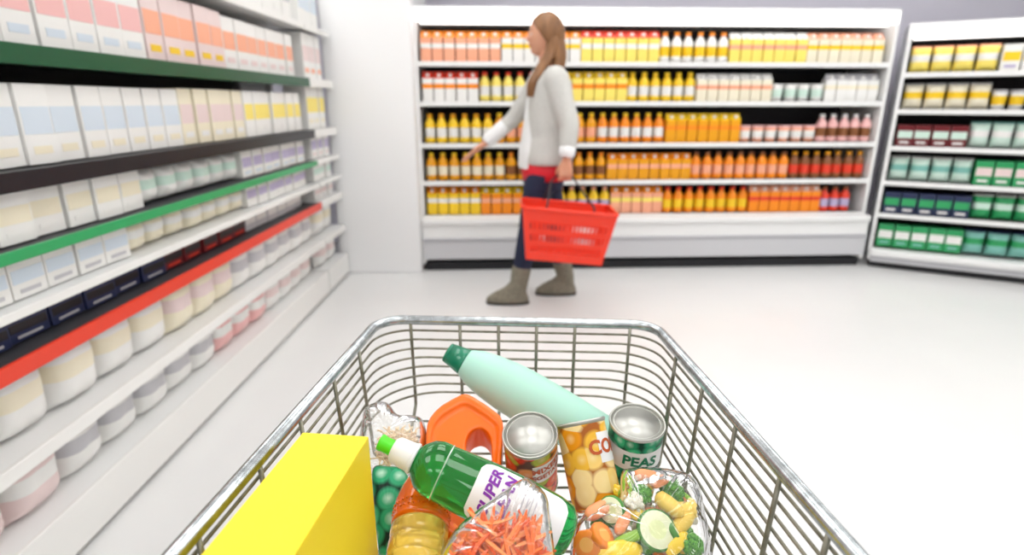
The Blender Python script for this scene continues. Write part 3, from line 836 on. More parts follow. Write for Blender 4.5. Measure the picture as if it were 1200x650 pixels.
# --- yellow carton
yel = mat('yellow_card', (.93, .72, .02), .5)
zt = .896
A = atz(365, 494, zt); B = atz(432, 511, zt)
q = (atz(345, 650, zt) - B).normalized(); wv = (A - B); ln = .245
wdt = wv.dot(V((-q.y, q.x, 0))) ; nx = V((-q.y, q.x, 0)) * (1 if wdt > 0 else -1); wdt = abs(wdt)
zb = .6885; hb = zt - zb
M = Matrix((nx * -1, q * -1, V((0, 0, 1)))).transposed().to_4x4()
far = B + nx * (wdt / 2); M.translation = V((far.x, far.y, zb)) + q * (ln / 2)
if M.to_3x3().determinant() < 0:
    M = Matrix((nx, q * -1, V((0, 0, 1)))).transposed().to_4x4(); M.translation = V((far.x, far.y, zb)) + q * (ln / 2)
t = thing('cereal_box', 'plain bright yellow carton standing tall beside the cart wires', 'box', M=M)
child('carton', MB().box((0, 0, hb / 2), (wdt, ln, hb), yel, bev=.0012), t)
for sgn in (-1, 1):
    child('end_flap', MB().box((0, sgn * (ln / 2 + .0006), hb * .5), (wdt * .94, .0011, hb * .96), yel, bev=.0003), t)

# --- clear bags: a crumpled film pillow built on an outline
def outline_on(px, o, n): return [onplane(x, y, o, n) for x, y in px]
def film_bag(pts, o, n, m, hf, hb, seed=0, amp=.003, rings=14, sub=8, centre=None, uvs=False, mesh=True):
    """closed pillow over the outline pts (world), bulging hf towards n and hb away"""
    n = V(n).normalized(); out = []
    N = len(pts)
    for i in range(N):
        p0, p1, p2, p3 = pts[i - 1], pts[i], pts[(i + 1) % N], pts[(i + 2) % N]
        for k in range(sub):
            q = k / sub
            out.append(.5 * ((2 * p1) + (p2 - p0) * q + (2 * p0 - 5 * p1 + 4 * p2 - p3) * q * q + (3 * p1 - p0 - 3 * p2 + p3) * q ** 3))
    c = centre if centre is not None else sum(out, V()) / len(out)
    K = len(out); x = n.orthogonal().normalized(); y = n.cross(x)
    vs = []; fs = []
    for side, hh in ((1, hf), (-1, -hb)):
        for k in range(rings):
            tq = (k / rings)
            for i in range(K):
                p = c.lerp(out[i], max(tq, .012))
                u = V((p.dot(x) * 26 + seed, p.dot(y) * 26, side * 3))
                cr = (1 - abs(noise.noise(u))) ** 2 * amp + noise.noise(u * 2.7) * amp * .5
                cr += (1 - abs(noise.noise(V((i / K * 20, seed * 1.7, side))))) ** 3 * amp * 1.4 * tq
                vs.append(p + n * (hh * max(0, 1 - tq ** 2.4) ** .6 + cr * side * (1 - tq ** 6)))
    o_i = len(vs); vs += [p.copy() for p in out]
    def idx(s, k, i): return o_i + i % K if k == rings else (s * rings + k) * K + i % K
    for s in (0, 1):
        for k in range(rings):
            for i in range(K):
                f = (idx(s, k, i), idx(s, k, i + 1), idx(s, k + 1, i + 1), idx(s, k + 1, i))
                fs.append(f if s == 1 else f[::-1])
        f = tuple(idx(s, 0, i) for i in range(K)); fs.append(f if s == 0 else f[::-1])
    uv = [[(vs[j].dot(x), vs[j].dot(y)) for j in f] for f in fs] if uvs else None
    return MB().add(vs, fs, m, None, True, uv)

# frozen-pea bag between the yellow carton and the oil bottle
o = P(455, 600, .70); nn = V((0, -.6, .8))
bagpts = outline_on(((437, 549), (454, 546), (470, 549), (480, 566), (474, 610), (466, 645), (460, 676), (448, 676), (443, 640), (438, 590)), o, nn)
PEABAG = blob_print('frozen_pea_print', 36, [(.02, .33, .14), (.03, .42, .19), (.05, .46, .20), (.03, .36, .17)], (.0, .02, .01), .50, .65, soft=.09, spot=(.8, .98, .86))
ob = film_bag(bagpts, o, nn, PEABAG, .015, .012, 3, .001, uvs=True).build('pea_bag')
tag(ob, 'green bag printed with large round peas between yellow carton and golden oil bottle', 'bag')

# noodle bag at the far side
o = P(462, 518, .765); nn = V((0, -.62, .78))
film = film_mat('noodle_film', (.99, .99, .98), gloss=.02, haze=.12, bump=.35, scale=40, rough=.16)
pts = outline_on(((430, 477), (452, 471), (468, 487), (494, 490), (500, 520), (492, 550), (462, 560), (430, 553), (422, 520), (424, 495)), o, nn)
tag(film_bag(pts, o, nn, film, .026, .026, 11, .004).build('noodle_bag'), 'crumpled clear bag of pale noodles behind the lime cap', 'bag')
nm = mat('pale_noodle', (.90, .66, .40), .5, sss=.1)
nb = MB(); rnd = random.Random(5)
cen = onplane(468, 522, o, nn) - nn * .002
xx = V((1, 0, 0)); yy = nn.cross(xx)
for i in range(260):
    a = rnd.uniform(0, 2 * PI); rad = rnd.uniform(.0, 1)
    p = cen + xx * rnd.uniform(-.018, .015) + yy * rnd.uniform(-.017, .014) + nn * rnd.uniform(-.008, .006)
    pl = []
    a = rnd.uniform(0, 2 * PI)
    for k in range(8):
        pl.append(p.copy()); a += rnd.uniform(-.9, .9); p = p + (xx * math.cos(a) + yy * math.sin(a)) * .003 + nn * rnd.uniform(-.001, .001)
    nb.tube(pl, .0011, nm, 5)
ob = nb.build('noodles'); tag(ob, 'tangle of pale rice noodles inside the crumpled clear bag', 'noodles', kind='stuff')

# carrot bag
o = P(592, 622, .541); nn = V((0, -.52, .855)).normalized()
film = film_mat('carrot_film', (1, 1, 1), gloss=.01, haze=.03, bump=.35, scale=26, rough=.1)
CB = ((613, 560), (622, 562), (640, 580), (646, 615), (650, 660), (640, 715), (590, 735), (530, 720), (512, 670), (530, 625), (556, 600), (590, 575))
pts = outline_on(CB, o, nn)
tag(film_bag(pts, o, nn, film, .018, .034, 21, .0045, centre=onplane(590, 640, o, nn)).build('carrot_bag'), 'clear plastic bag of shredded carrot gathered to a point over the white label', 'bag')
cmx = [mat('carrot_%d' % i, c, .4, sss=.1) for i, c in enumerate(((.90, .16, .01), (.93, .22, .03), (.86, .11, .005), (.94, .29, .07)))]
rnd = random.Random(9); protos = []
for i in range(8):
    L_ = rnd.uniform(.022, .042); bend = rnd.uniform(-.006, .006); w_ = rnd.uniform(.0012, .0020)
    vs = []; K = 6
    for k in range(K + 1):
        q = k / K; wq = w_ * (1 - .55 * abs(2 * q - 1) ** 3); z_ = bend * (1 - (2 * q - 1) ** 2)
        for sx, sy in ((-1, -1), (1, -1), (1, 1), (-1, 1)): vs.append((L_ * (q - .5), sx * wq, z_ + sy * wq * .7))
    fs = [(4 * k + i, 4 * k + (i + 1) % 4, 4 * k + 4 + (i + 1) % 4, 4 * k + 4 + i) for k in range(K) for i in range(4)] + [(0, 3, 2, 1), (4 * K, 4 * K + 1, 4 * K + 2, 4 * K + 3)]
    protos.append(MB().add(vs, fs, cmx[i % 4], None, False).mesh('carrot_strip'))
xx = V((1, 0, 0)); yy = nn.cross(xx)
def inside(px, py, poly):
    c = False; j = len(poly) - 1
    for i in range(len(poly)):
        if (poly[i][1] > py) != (poly[j][1] > py) and px < (poly[j][0] - poly[i][0]) * (py - poly[i][1]) / (poly[j][1] - poly[i][1]) + poly[i][0]: c = not c
        j = i
    return c
fillp = ((560, 610), (575, 604), (590, 622), (610, 614), (620, 608), (629, 616), (632, 640), (633, 668), (620, 700), (560, 700), (530, 690), (524, 660), (540, 632))
cnt = 0
for i in range(4000):
    if cnt >= 298: break
    x, y = rnd.uniform(515, 650), rnd.uniform(590, 705)
    if not inside(x, y, fillp): continue
    cnt += 1
    dep = .010 - .030 * (cnt / 250) ** .8 if cnt < 250 else 0
    dep = rnd.uniform(-.02, .011)
    p = onplane(x, y, o, nn) + nn * dep
    a = rnd.gauss(1.2, 1.0); d = (xx * math.cos(a) + yy * math.sin(a) + nn * rnd.gauss(0, .22)).normalized()
    M = frame(p, nn, d); M = M @ Matrix.Rotation(rnd.uniform(-.6, .6), 4, 'X')
    oo = bpy.data.objects.new('carrot_strip', protos[i % 8]); C.objects.link(oo); oo.matrix_world = M
    tag(oo, 'thin shredded carrot strip heaped in the clear gathered bag', 'carrot', 'carrot strips in the clear bag')

# mixed vegetable bag
o = P(755, 602, .665); nn = V((.03, -.47, .88)).normalized()
film = film_mat('vegetable_film', (1, 1, 1), gloss=.01, haze=.03, bump=.4, scale=24, rough=.1)
VB = ((728, 556), (735, 549), (762, 547), (800, 552), (818, 566), (826, 600), (834, 650), (820, 705), (740, 720), (672, 705), (668, 650), (676, 612), (700, 592), (724, 585))
pts = outline_on(VB, o, nn)
tag(film_bag(pts, o, nn, film, .020, .036, 31, .004, centre=onplane(755, 625, o, nn)).build('vegetable_bag'), 'clear plastic bag of mixed cut vegetables below the pea can', 'bag')
xx = V((1, 0, 0)); yy = nn.cross(xx)
zflesh = mat('zucchini_flesh', (.86, .88, .60), .45, sss=.15); zcore = mat('zucchini_core', (.80, .86, .46), .45, sss=.15); zrind = mat('zucchini_rind', (.06, .26, .03), .35)
corange = mat('carrot_slice', (.92, .27, .03), .4, sss=.1); ccore = mat('carrot_core', (.96, .46, .10), .4, sss=.1)
broc = add_noise(mat('broccoli', (.06, .30, .03), .6), 400, (.02, .16, .015), (.16, .46, .06), 3); stemg = mat('broccoli_stem', (.42, .62, .18), .5)
pepy = mat('yellow_pepper', (.96, .66, .03), .25, coat=.4); cauli = add_noise(mat('cauliflower', (.90, .87, .74), .6), 300, (.80, .76, .58), (.92, .90, .80), 3)
beanm = mat('green_bean', (.26, .50, .03), .35, coat=.2); salm = mat('salmon_carrot', (.93, .36, .16), .4, sss=.1); cornm = mat('baby_corn', (.96, .68, .12), .4)
def disc(r, th, face, core, rind, rc=.45, wav=0):
    n = 30; prof = [(.0005, th / 2), (r * rc, th / 2), (r * .9, th / 2), (r, th * .3), (r, -th * .3), (r * .9, -th / 2), (r * rc, -th / 2), (.0005, -th / 2)]
    ms = [core, face, rind, rind, rind, face, core]
    b = MB().lathe(prof[::-1], face, n=n, mfun=lambda i: ms[6 - i], closed=True)
    if wav:
        b.v = [(x * (1 + wav * math.cos(10 * math.atan2(y, x)) * (math.hypot(x, y) / r)), y * (1 + wav * math.cos(10 * math.atan2(y, x)) * (math.hypot(x, y) / r)), z) for x, y, z in b.v]
    return b
def clump(r, m, st, seed):
    b = MB(); rn = random.Random(seed)
    for i in range(26):
        a, e = rn.uniform(0, 2 * PI), rn.uniform(0, 1.25)
        rr_ = r * rn.uniform(.24, .34); q = V((math.cos(a) * math.sin(e), math.sin(a) * math.sin(e), math.cos(e) * .75)) * r * .72
        bm = bmesh.new(); bmesh.ops.create_icosphere(bm, subdivisions=2, radius=rr_)
        for v in bm.verts: v.co *= 1 + .14 * noise.noise(v.co * 900 + V((i, seed, 0)))
        b.bm(bm, m, Matrix.Translation(q))
    s = MB().lathe([(r * .22, -r * .95), (r * .28, -r * .5), (r * .5, r * .1)], st, n=12)
    return b, s
def strip_mesh(L_, w_, th, bend, m):
    vs = []; K = 10
    for k in range(K + 1):
        q = k / K; a = (q - .5) * bend; R_ = L_ / bend
        tp = (1 - abs(2 * q - 1) ** 4 * .6)
        c = V((math.sin(a) * R_, 0, (math.cos(a) - 1) * R_)); u = V((math.sin(a), 0, math.cos(a)))
        for sx, sy in ((-1, -.5), (-.6, -1), (.6, -1), (1, -.5), (1, .5), (.6, 1), (-.6, 1), (-1, .5)):
            vs.append(c + V((0, sx * w_ * tp, 0)) + u * (sy * th))
    fs = [(8 * k + i, 8 * k + (i + 1) % 8, 8 * k + 8 + (i + 1) % 8, 8 * k + 8 + i) for k in range(K) for i in range(8)] + [tuple(range(8))[::-1], tuple(8 * K + i for i in range(8))]
    return MB().add(vs, fs, m, None, True)
VEG = {}
def veg(kind):
    if kind in VEG: return VEG[kind]
    rest = None
    if kind == 'zucchini_slice': b = disc(.0205, .007, zflesh, zcore, zrind)
    elif kind == 'zucchini_half': b = disc(.016, .008, zflesh, zcore, zrind)
    elif kind == 'carrot_slice': b = disc(.0155, .009, corange, ccore, corange, .5, .035)
    elif kind == 'carrot_chunk': b = strip_mesh(.030, .007, .006, .3, salm)
    elif kind == 'broccoli_floret': b, rest = clump(.016, broc, stemg, 3)
    elif kind == 'cauliflower_floret': b, rest = clump(.0165, cauli, cauli, 8)
    elif kind == 'pepper_strip': b = strip_mesh(.042, .008, .0032, 1.1, pepy)
    elif kind == 'green_bean': b = strip_mesh(.040, .0055, .0055, .5, beanm)
    elif kind == 'corn_cob_piece': b = MB().lathe([(.003, -.016), (.0075, -.013), (.0085, -.004), (.008, .006), (.006, .013), (.002, .017)], cornm, n=14)
    VEG[kind] = (b.mesh(kind), rest.mesh('stem') if rest else None); return VEG[kind]
def put_veg(kind, px, py, off, rz, tx, ty, label, group=None, sc=1.0, cat=None):
    me, st = veg(kind)
    oo = bpy.data.objects.new(kind, me); C.objects.link(oo)
    p = onplane(px, py, o, nn) + nn * off
    M = frame(p, nn, xx) @ Matrix.Rotation(rz, 4, 'Z') @ Matrix.Rotation(tx, 4, 'X') @ Matrix.Rotation(ty, 4, 'Y') @ Matrix.Scale(sc, 4)
    oo.matrix_world = M
    tag(oo, label, cat or kind.split('_')[0], group)
    if st:
        c = bpy.data.objects.new('stem', st); C.objects.link(c); c.parent = oo
    return oo
put_veg('zucchini_slice', 767, 625, .010, .3, .18, .1, 'large pale zucchini slice at the middle of the vegetable bag', sc=1.12)
put_veg('zucchini_half', 716, 600, .007, 0, .5, -.6, 'small zucchini slice standing on edge beside the corn can')
put_veg('zucchini_half', 792, 624, .000, 0, -.5, .9, 'dark-rinded zucchini slice tucked beside the largest slice')
put_veg('carrot_slice', 687, 641, .008, .2, .35, -.45, 'crinkle-cut carrot slice lowest in the vegetable bag')
put_veg('carrot_slice', 704, 632, .010, .9, .4, .5, 'crinkle-cut carrot slice leaning against another at the bag corner')
put_veg('carrot_chunk', 700, 600, .006, .5, 0, .1, 'salmon-pink carrot chunk next to the corn can base', sc=1.15)
put_veg('carrot_chunk', 728, 617, .010, 1.0, .2, 0, 'salmon-pink carrot chunk over the green bean', sc=.9)
put_veg('carrot_chunk', 758, 562, .008, -.2, .1, 0, 'salmon-pink carrot chunk at the top of the vegetable bag', sc=1.1)
put_veg('carrot_chunk', 773, 566, .006, .5, .3, 0, 'shorter salmon-pink carrot chunk under the pea can', sc=.85)
put_veg('cauliflower_floret', 740, 592, .006, 0, .3, .2, 'creamy white cauliflower floret beneath the film creases', sc=.9)
put_veg('pepper_strip', 722, 650, .011, .15, .1, 0, 'yellow pepper strip along the bottom of the vegetable bag', sc=1.35)
put_veg('pepper_strip', 793, 640, .009, .7, .3, 0, 'curled yellow pepper strip next to the bright broccoli', sc=.85)
put_veg('pepper_strip', 752, 608, .005, -.5, .2, .1, 'yellow pepper strip under the cauliflower', sc=.9)
put_veg('green_bean', 738, 633, .008, .35, 0, 0, 'lime green bean piece left of the largest zucchini slice'.replace('left of', 'touching'), sc=1.1)
put_veg('green_bean', 734, 575, .006, 1.45, 0, 0, 'upright green bean piece at the bag edge by the corn can', sc=1.05)
put_veg('broccoli_floret', 810, 640, .002, 0, .3, .2, 'bright green broccoli floret at the bag side by the wires', sc=.9)
put_veg('broccoli_floret', 752, 580, .000, 1, .2, .2, 'dark broccoli floret below the carrot chunks', sc=.85)
put_veg('broccoli_floret', 786, 567, -.002, 2, -.3, .2, 'broccoli floret at the top corner of the vegetable bag', sc=.75)
put_veg('corn_cob_piece', 783, 594, .006, .5, 1.3, .2, 'golden corn piece in the centre of the vegetable bag', sc=1.15)
put_veg('corn_cob_piece', 802, 598, .000, 1.4, 1.3, .1, 'golden corn piece at the bag edge above the broccoli', sc=1.2)
put_veg('corn_cob_piece', 800, 612, .000, 2.2, 1.4, .1, 'golden corn piece between the other corn and the zucchini', sc=1.1)
rnd = random.Random(17); fp = ((732, 560), (765, 556), (800, 562), (814, 590), (822, 640), (815, 690), (740, 700), (685, 690), (682, 640), (700, 605), (728, 592))
kinds = ['zucchini_half', 'carrot_slice', 'carrot_chunk', 'broccoli_floret', 'cauliflower_floret', 'pepper_strip', 'green_bean', 'corn_cob_piece']
cnt = 0
while cnt < 112:
    x, y = rnd.uniform(675, 830), rnd.uniform(550, 705)
    if not inside(x, y, fp): continue
    kd = kinds[cnt % 8]; cnt += 1
    nmk = {'zucchini_half': 'small zucchini slice', 'corn_cob_piece': 'short golden corn piece'}.get(kd, kd.replace('_', ' '))
    put_veg(kd, x, y, rnd.uniform(-.024, -.007), rnd.uniform(0, 6), rnd.uniform(-.5, .5), rnd.uniform(-.5, .5), f'{nmk} lying deeper in the clear vegetable bag', f'{nmk}s deeper in the vegetable bag', sc=rnd.uniform(.75, .95))

# ------------------------------------------------------------------ the woman walking past
WY = 3.5
def wp(px, py, y): return aty(px, py, y)
def loft(mb, rings, m, n=32):
    """rings: (centre, half-length along X, half-width along Y)"""
    vs = []; fs = []
    for c, a, b in rings:
        for i in range(n):
            t = 2 * PI * i / n; ca, sa = math.cos(t), math.sin(t)
            e = .85
            vs.append((c[0] + a * math.copysign(abs(ca) ** e, ca), c[1] + b * math.copysign(abs(sa) ** e, sa), c[2]))
    K = len(rings)
    for k in range(K - 1):
        for i in range(n):
            fs.append((k * n + i, k * n + (i + 1) % n, (k + 1) * n + (i + 1) % n, (k + 1) * n + i))
    fs.append(tuple(range(n))[::-1]); fs.append(tuple((K - 1) * n + i for i in range(n)))
    mb.add(vs, fs, m, None, True)
def limb(mb, pts, rad, m, n=20):
    """tapered limb with round joints, resampled along a soft curve"""
    P_ = [V(p) for p in pts]; out = []; rr_ = []
    for i in range(len(P_) - 1):
        p0 = P_[max(i - 1, 0)]; p1 = P_[i]; p2 = P_[i + 1]; p3 = P_[min(i + 2, len(P_) - 1)]
        for k in range(6):
            q = k / 6
            c = .5 * ((2 * p1) + (p2 - p0) * q + (2 * p0 - 5 * p1 + 4 * p2 - p3) * q * q + (3 * p1 - p0 - 3 * p2 + p3) * q ** 3)
            out.append(c.lerp(p1.lerp(p2, q), .5)); rr_.append(rad[i] * (1 - q) + rad[i + 1] * q)
    out.append(P_[-1]); rr_.append(rad[-1])
    mb.tube(out, rr_, m, n)
    for p, r_ in ((out[0], rr_[0]), (out[-1], rr_[-1])):
        b = bmesh.new(); bmesh.ops.create_icosphere(b, subdivisions=2, radius=r_); mb.bm(b, m, Matrix.Translation(p))
def fuse(mb, name, vox, it, fac=.5, m=None):
    o = mb.build(name + '_raw')
    r_ = o.modifiers.new('r', 'REMESH'); r_.mode = 'VOXEL'; r_.voxel_size = vox
    s_ = o.modifiers.new('s', 'SMOOTH'); s_.iterations = it; s_.factor = fac
    me = smooth_all(eval_mesh(o, name)); me.materials.clear(); me.materials.append(m); return me
skin = mat('skin', (.72, .36, .23), .5, sss=.15)
hairm = add_noise(mat('brown_hair', (.20, .085, .03), .45), 30, (.14, .06, .022), (.30, .14, .055), 4, stretch=(1, 1, .15))
knit = add_noise(mat('grey_cardigan', (.6, .59, .56), .9), 160, (.53, .52, .49), (.62, .61, .58), 3, bump=.4)
shirt = mat('white_shirt', (.85, .85, .85), .7); redt = mat('red_top', (.72, .015, .03), .6)
denim = add_noise(mat('navy_denim', (.012, .018, .05), .75), 200, (.008, .012, .035), (.018, .026, .07), 3)
suede = add_noise(mat('taupe_suede', (.22, .20, .15), .85), 80, (.18, .16, .12), (.27, .25, .19), 3)
Wn = WY - .16; Wf = WY + .16      # near (left) and far (right) side of her body
hc = wp(639, 42, WY)
sh_n, el_n, wr_n = wp(651, 93, WY - .15), wp(667, 146, WY - .22), wp(664, 186, WY - .26)
sh_f, el_f, wr_f = wp(636, 91, WY + .15), wp(602, 139, WY + .19), wp(568, 168, WY + .16)
hip = wp(637, 196, WY)
hip_n, hip_f = wp(635, 205, WY - .085), wp(639, 203, WY + .085)
kn_n, kn_f = wp(620, 270, WY - .09), wp(650, 272, WY + .09)
an_n = wp(607, 338, WY - .09); an_n.z = .105; an_f = wp(663, 336, WY + .09); an_f.z = .115
body = MB()
chest = wp(645, 118, WY); waist = wp(642, 160, WY); nb = wp(643, 80, WY)
loft(body, [(hip + V((0, 0, -.06)), .10, .14), (hip + V((0, 0, .03)), .115, .165), (waist, .09, .125), (chest, .105, .145), (chest.lerp(nb, .6), .095, .15), (nb + V((0, 0, -.005)), .065, .10), (nb + V((0, 0, .02)), .05, .055)], skin)
limb(body, [nb + V((0, 0, -.02)), hc + V((.014, 0, -.09)), hc + V((.01, 0, -.05))], [.055, .050, .050], skin)
limb(body, [sh_n, el_n, wr_n], [.052, .038, .025], skin); limb(body, [sh_f, el_f, wr_f], [.052, .038, .025], skin)
limb(body, [hip_n, kn_n, an_n], [.085, .055, .038], skin); limb(body, [hip_f, kn_f, an_f], [.085, .055, .038], skin)
for a in (an_n, an_f): limb(body, [a, a + V((-.06, 0, -.055)), a + V((-.14, 0, -.075))], [.036, .034, .022], skin)
# head with a face, looking along -X
hv, hf_ = [], []
NU_, NV_ = 56, 40
def head_pt(f, s, u):
    x, y, z = .094 * f, .074 * s, .114 * u
    if u < -.05: y *= 1 - .34 * min(1, (-.05 - u) * 1.05)
    if u < -.2 and f < .2: x *= 1 - .35 * min(1, (-.2 - u)) ; z += .02 * max(0, -f) * min(1, -u)
    g = lambda a, b: math.exp(-(a / b) ** 2)
    if f > 0:
        x += .016 * g(s, .19) * (g(u + .17, .12)) + .010 * g(s, .13) * g(u - .0, .17)   # nose
        x += .020 * g(s, .40) * g(u + .80, .20)                                             # chin
        x += .006 * g(s, .28) * g(u + .42, .05) + .005 * g(s, .26) * g(u + .53, .05) - .004 * g(s, .3) * g(u + .475, .03)
        x -= .008 * (g(s - .36, .15) + g(s + .36, .15)) * g(u - .06, .10)                   # eye sockets
        x += .004 * g(s, .6) * g(u - .22, .08)                                              # brow
    return V((-x, y, z))
for j in range(NV_ + 1):
    ph = PI * j / NV_ - PI / 2
    for i in range(NU_):
        th = 2 * PI * i / NU_
        hv.append(hc + head_pt(math.cos(th) * math.cos(ph), math.sin(th) * math.cos(ph), math.sin(ph)))
for j in range(NV_):
    for i in range(NU_):
        hf_.append((j * NU_ + i, j * NU_ + (i + 1) % NU_, (j + 1) * NU_ + (i + 1) % NU_, (j + 1) * NU_ + i)[::-1])
body.add(hv, hf_, skin, None, True)
for s_ in (-1, 1):
    body.lathe([(.004, -.004), (.017, -.003), (.019, .002), (.014, .006), (.006, .003)], skin, frame(hc + V((.012, s_ * .072, -.005)), (.25, s_, .1), (0, 0, 1)), 18, ex=1.45, ey=.85)
def hand(wr, fwd, side, palm_n, curl):
    """wr wrist, fwd along the palm, side towards the thumb, palm_n out of the palm"""
    fwd, side, palm_n = V(fwd).normalized(), V(side).normalized(), V(palm_n).normalized()
    for k in range(4):
        o_ = (1.5 - k) * .0195
        limb(body, [wr + fwd * .005 + side * o_ * .5, wr + fwd * .045 + side * o_ * .9, wr + fwd * .085 + side * o_], [.015, .0125, .0105], skin, 12)
        ln = (.027, .030, .029, .0265)[k]; p = wr + fwd * .087 + side * o_ * 1.04; d = fwd + side * (1.5 - k) * .05
        pts = [p]; a = 0
        for q in range(3):
            a += curl * (.62 if q == 0 else 1); dd = d.normalized() * math.cos(a) + palm_n * math.sin(a)
            p = p + dd * ln * (1, .8, .65)[q]; pts.append(p)
        limb(body, pts, [.0088, .0082, .0075, .0066], skin, 10)
    p = wr + fwd * .02 + side * .022
    limb(body, [p, p + fwd * .025 + side * .020 + palm_n * .006, p + fwd * .050 + side * .026 + palm_n * (.006 + .02 * curl), p + fwd * .068 + side * .022 + palm_n * (.006 + .034 * curl)], [.014, .0115, .0098, .0078], skin, 12)
hand(wr_n + V((0, 0, -.01)), (-.05, 0, -1), (-1, 0, -.05), (0, 1, 0), 1.0)
hand(wr_f, (-.75, -.02, -.55), (-.1, -.9, .2), (-.5, .2, -.6), .28)
me = fuse(body, 'person', .0038, 5, .45, skin)
wo = V((hip.x, WY, 0)); me.transform(Matrix.Translation(-wo))
woman = link('person', me); woman.location = wo
tag(woman, 'woman in grey cardigan, navy jeans and boots walking past with a red basket', 'person')
def wchild(nm, mb, parent=None):
    m_ = mb.mesh(nm) if isinstance(mb, MB) else mb
    m_.transform(Matrix.Translation(-wo)); return child(nm, m_, parent or woman)
# eyes, brows and lips
for s_ in (-1, 1):
    e = hc + V((-.0735, s_ * .0265, .007))
    b = bmesh.new(); bmesh.ops.create_uvsphere(b, u_segments=16, v_segments=12, radius=.0105)
    eb = MB(); eb.bm(b, mat('eye_white', (.8, .8, .78), .2), Matrix.Translation(e))
    b = bmesh.new(); bmesh.ops.create_uvsphere(b, u_segments=12, v_segments=8, radius=.0055)
    eb.bm(b, mat('iris', (.06, .03, .015), .2), Matrix.Translation(e + V((-.0062, 0, 0))))
    wchild('eye', eb)
    wchild('eyebrow', MB().tube([hc + V((-.0915, s_ * .012, .026)), hc + V((-.0895, s_ * .026, .031)), hc + V((-.080, s_ * .040, .027))], [.0022, .0028, .0016], hairm, 8))
wchild('lips', MB().tube([hc + V((-.079, -.018, -.052)), hc + V((-.0905, -.008, -.049)), hc + V((-.0920, 0, -.050)), hc + V((-.0905, .008, -.049)), hc + V((-.079, .018, -.052))], [.0015, .0042, .0045, .0042, .0015], mat('lip', (.55, .14, .11), .4), 8))
# hair: a cap cut along the hairline, and long locks over the shoulder
b = bmesh.new(); bmesh.ops.create_uvsphere(b, u_segments=48, v_segments=32, radius=1)
for v in b.verts:
    x, y, z = v.co
    v.co = V((x * .104 + .009, y * (.084 - .006 * max(0, -z)), z * .123 + .004))
    v.co += v.co.normalized() * .003 * noise.noise(V((x * 3, y * 14, z * 3)))
for pt, nn_ in (((-.004, 0, -.03), (-.80, 0, -.60)),):
    bmesh.ops.bisect_plane(b, geom=b.verts[:] + b.edges[:] + b.faces[:], plane_co=pt, plane_no=V(nn_), clear_outer=True)
hb_ = MB(); hb_.bm(b, hairm, Matrix.Translation(hc)); ho = hb_.build('hair_raw')
s_ = ho.modifiers.new('s', 'SOLIDIFY'); s_.thickness = .008; s_.offset = -1
hme = smooth_all(eval_mesh(ho, 'hair')); hair = wchild('hair', hme)
lk = MB()
for dy, a_, r_ in ((-.055, 0, .020), (-.03, .02, .026), (.0, .03, .028), (.03, .02, .026), (.055, 0, .020)):
    limb(lk, [hc + V((.055 + a_, dy, -.02)), hc + V((.068 + a_, dy * 1.1, -.10)), hc + V((.062 + a_, dy * 1.3, -.17)), hc + V((.075 + a_, dy * 1.5, -.235))], [r_, r_ * 1.05, r_ * .9, r_ * .4], hairm, 12)
for q, (dx, dy) in enumerate(((0, 0), (-.016, .010), (.014, -.008))):
    limb(lk, [hc + V((.034 + dx, -.070 + dy, -.02)), hc + V((.024 + dx, -.076 + dy, -.10)), hc + V((-.025 + dx, -.105 + dy, -.175)), hc + V((-.075 + dx, -.125 + dy, -.26)), hc + V((-.085 + dx, -.12 + dy, -.33))], [.012, .017, .017, .014, .006], hairm, 12)
child('long_lock', (lambda m_: (m_.transform(Matrix.Translation(-wo)), m_)[1])(fuse(lk, 'long_lock', .006, 3, .5, hairm)), hair)
# cardigan with sleeves
cd = MB()
hem = wp(640, 189, WY)
loft(cd, [(hem + V((.005, 0, -.01)), .150, .20), (hem + V((.005, 0, .03)), .150, .20), (waist + V((.005, 0, 0)), .140, .185), (wp(644, 135, WY), .140, .185), (chest, .135, .19), (chest.lerp(nb, .55) + V((.008, 0, 0)), .120, .185), (nb + V((.010, 0, -.012)), .085, .125), (nb + V((.008, 0, .012)), .062, .070)], knit, 40)
limb(cd, [sh_n, sh_n.lerp(el_n, .5), el_n, el_n.lerp(wr_n, .62)], [.078, .066, .058, .050], knit)
limb(cd, [sh_f, sh_f.lerp(el_f, .5), el_f, el_f.lerp(wr_f, .40)], [.078, .062, .052, .045], knit)
wchild('cardigan', fuse(cd, 'cardigan', .009, 8, .5, knit))
for e_, w_, t0 in ((el_n, wr_n, .60), (el_f, wr_f, .30)):
    d_ = w_ - e_
    wchild('shirt_cuff', MB().tube([e_ + d_ * t0, e_ + d_ * (t0 + .2), e_ + d_ * .90, e_ + d_ * .97], [.046, .047, .043, .036], shirt, 20))
sb = MB(); loft(sb, [(hem + V((-.035, 0, -.035)), .135, .16), (hem + V((-.032, 0, .06)), .135, .16), (waist + V((-.028, 0, .02)), .128, .15), (chest + V((-.022, 0, 0)), .120, .13), (nb + V((-.012, 0, .0)), .070, .07)], shirt)
wchild('shirt', fuse(sb, 'shirt', .009, 5, .5, shirt))
rb = MB(); loft(rb, [(wp(638, 209, WY), .137, .178), (wp(638, 200, WY), .140, .182), (wp(638, 186, WY), .140, .182)], redt, 40)
wchild('red_top_hem', rb)
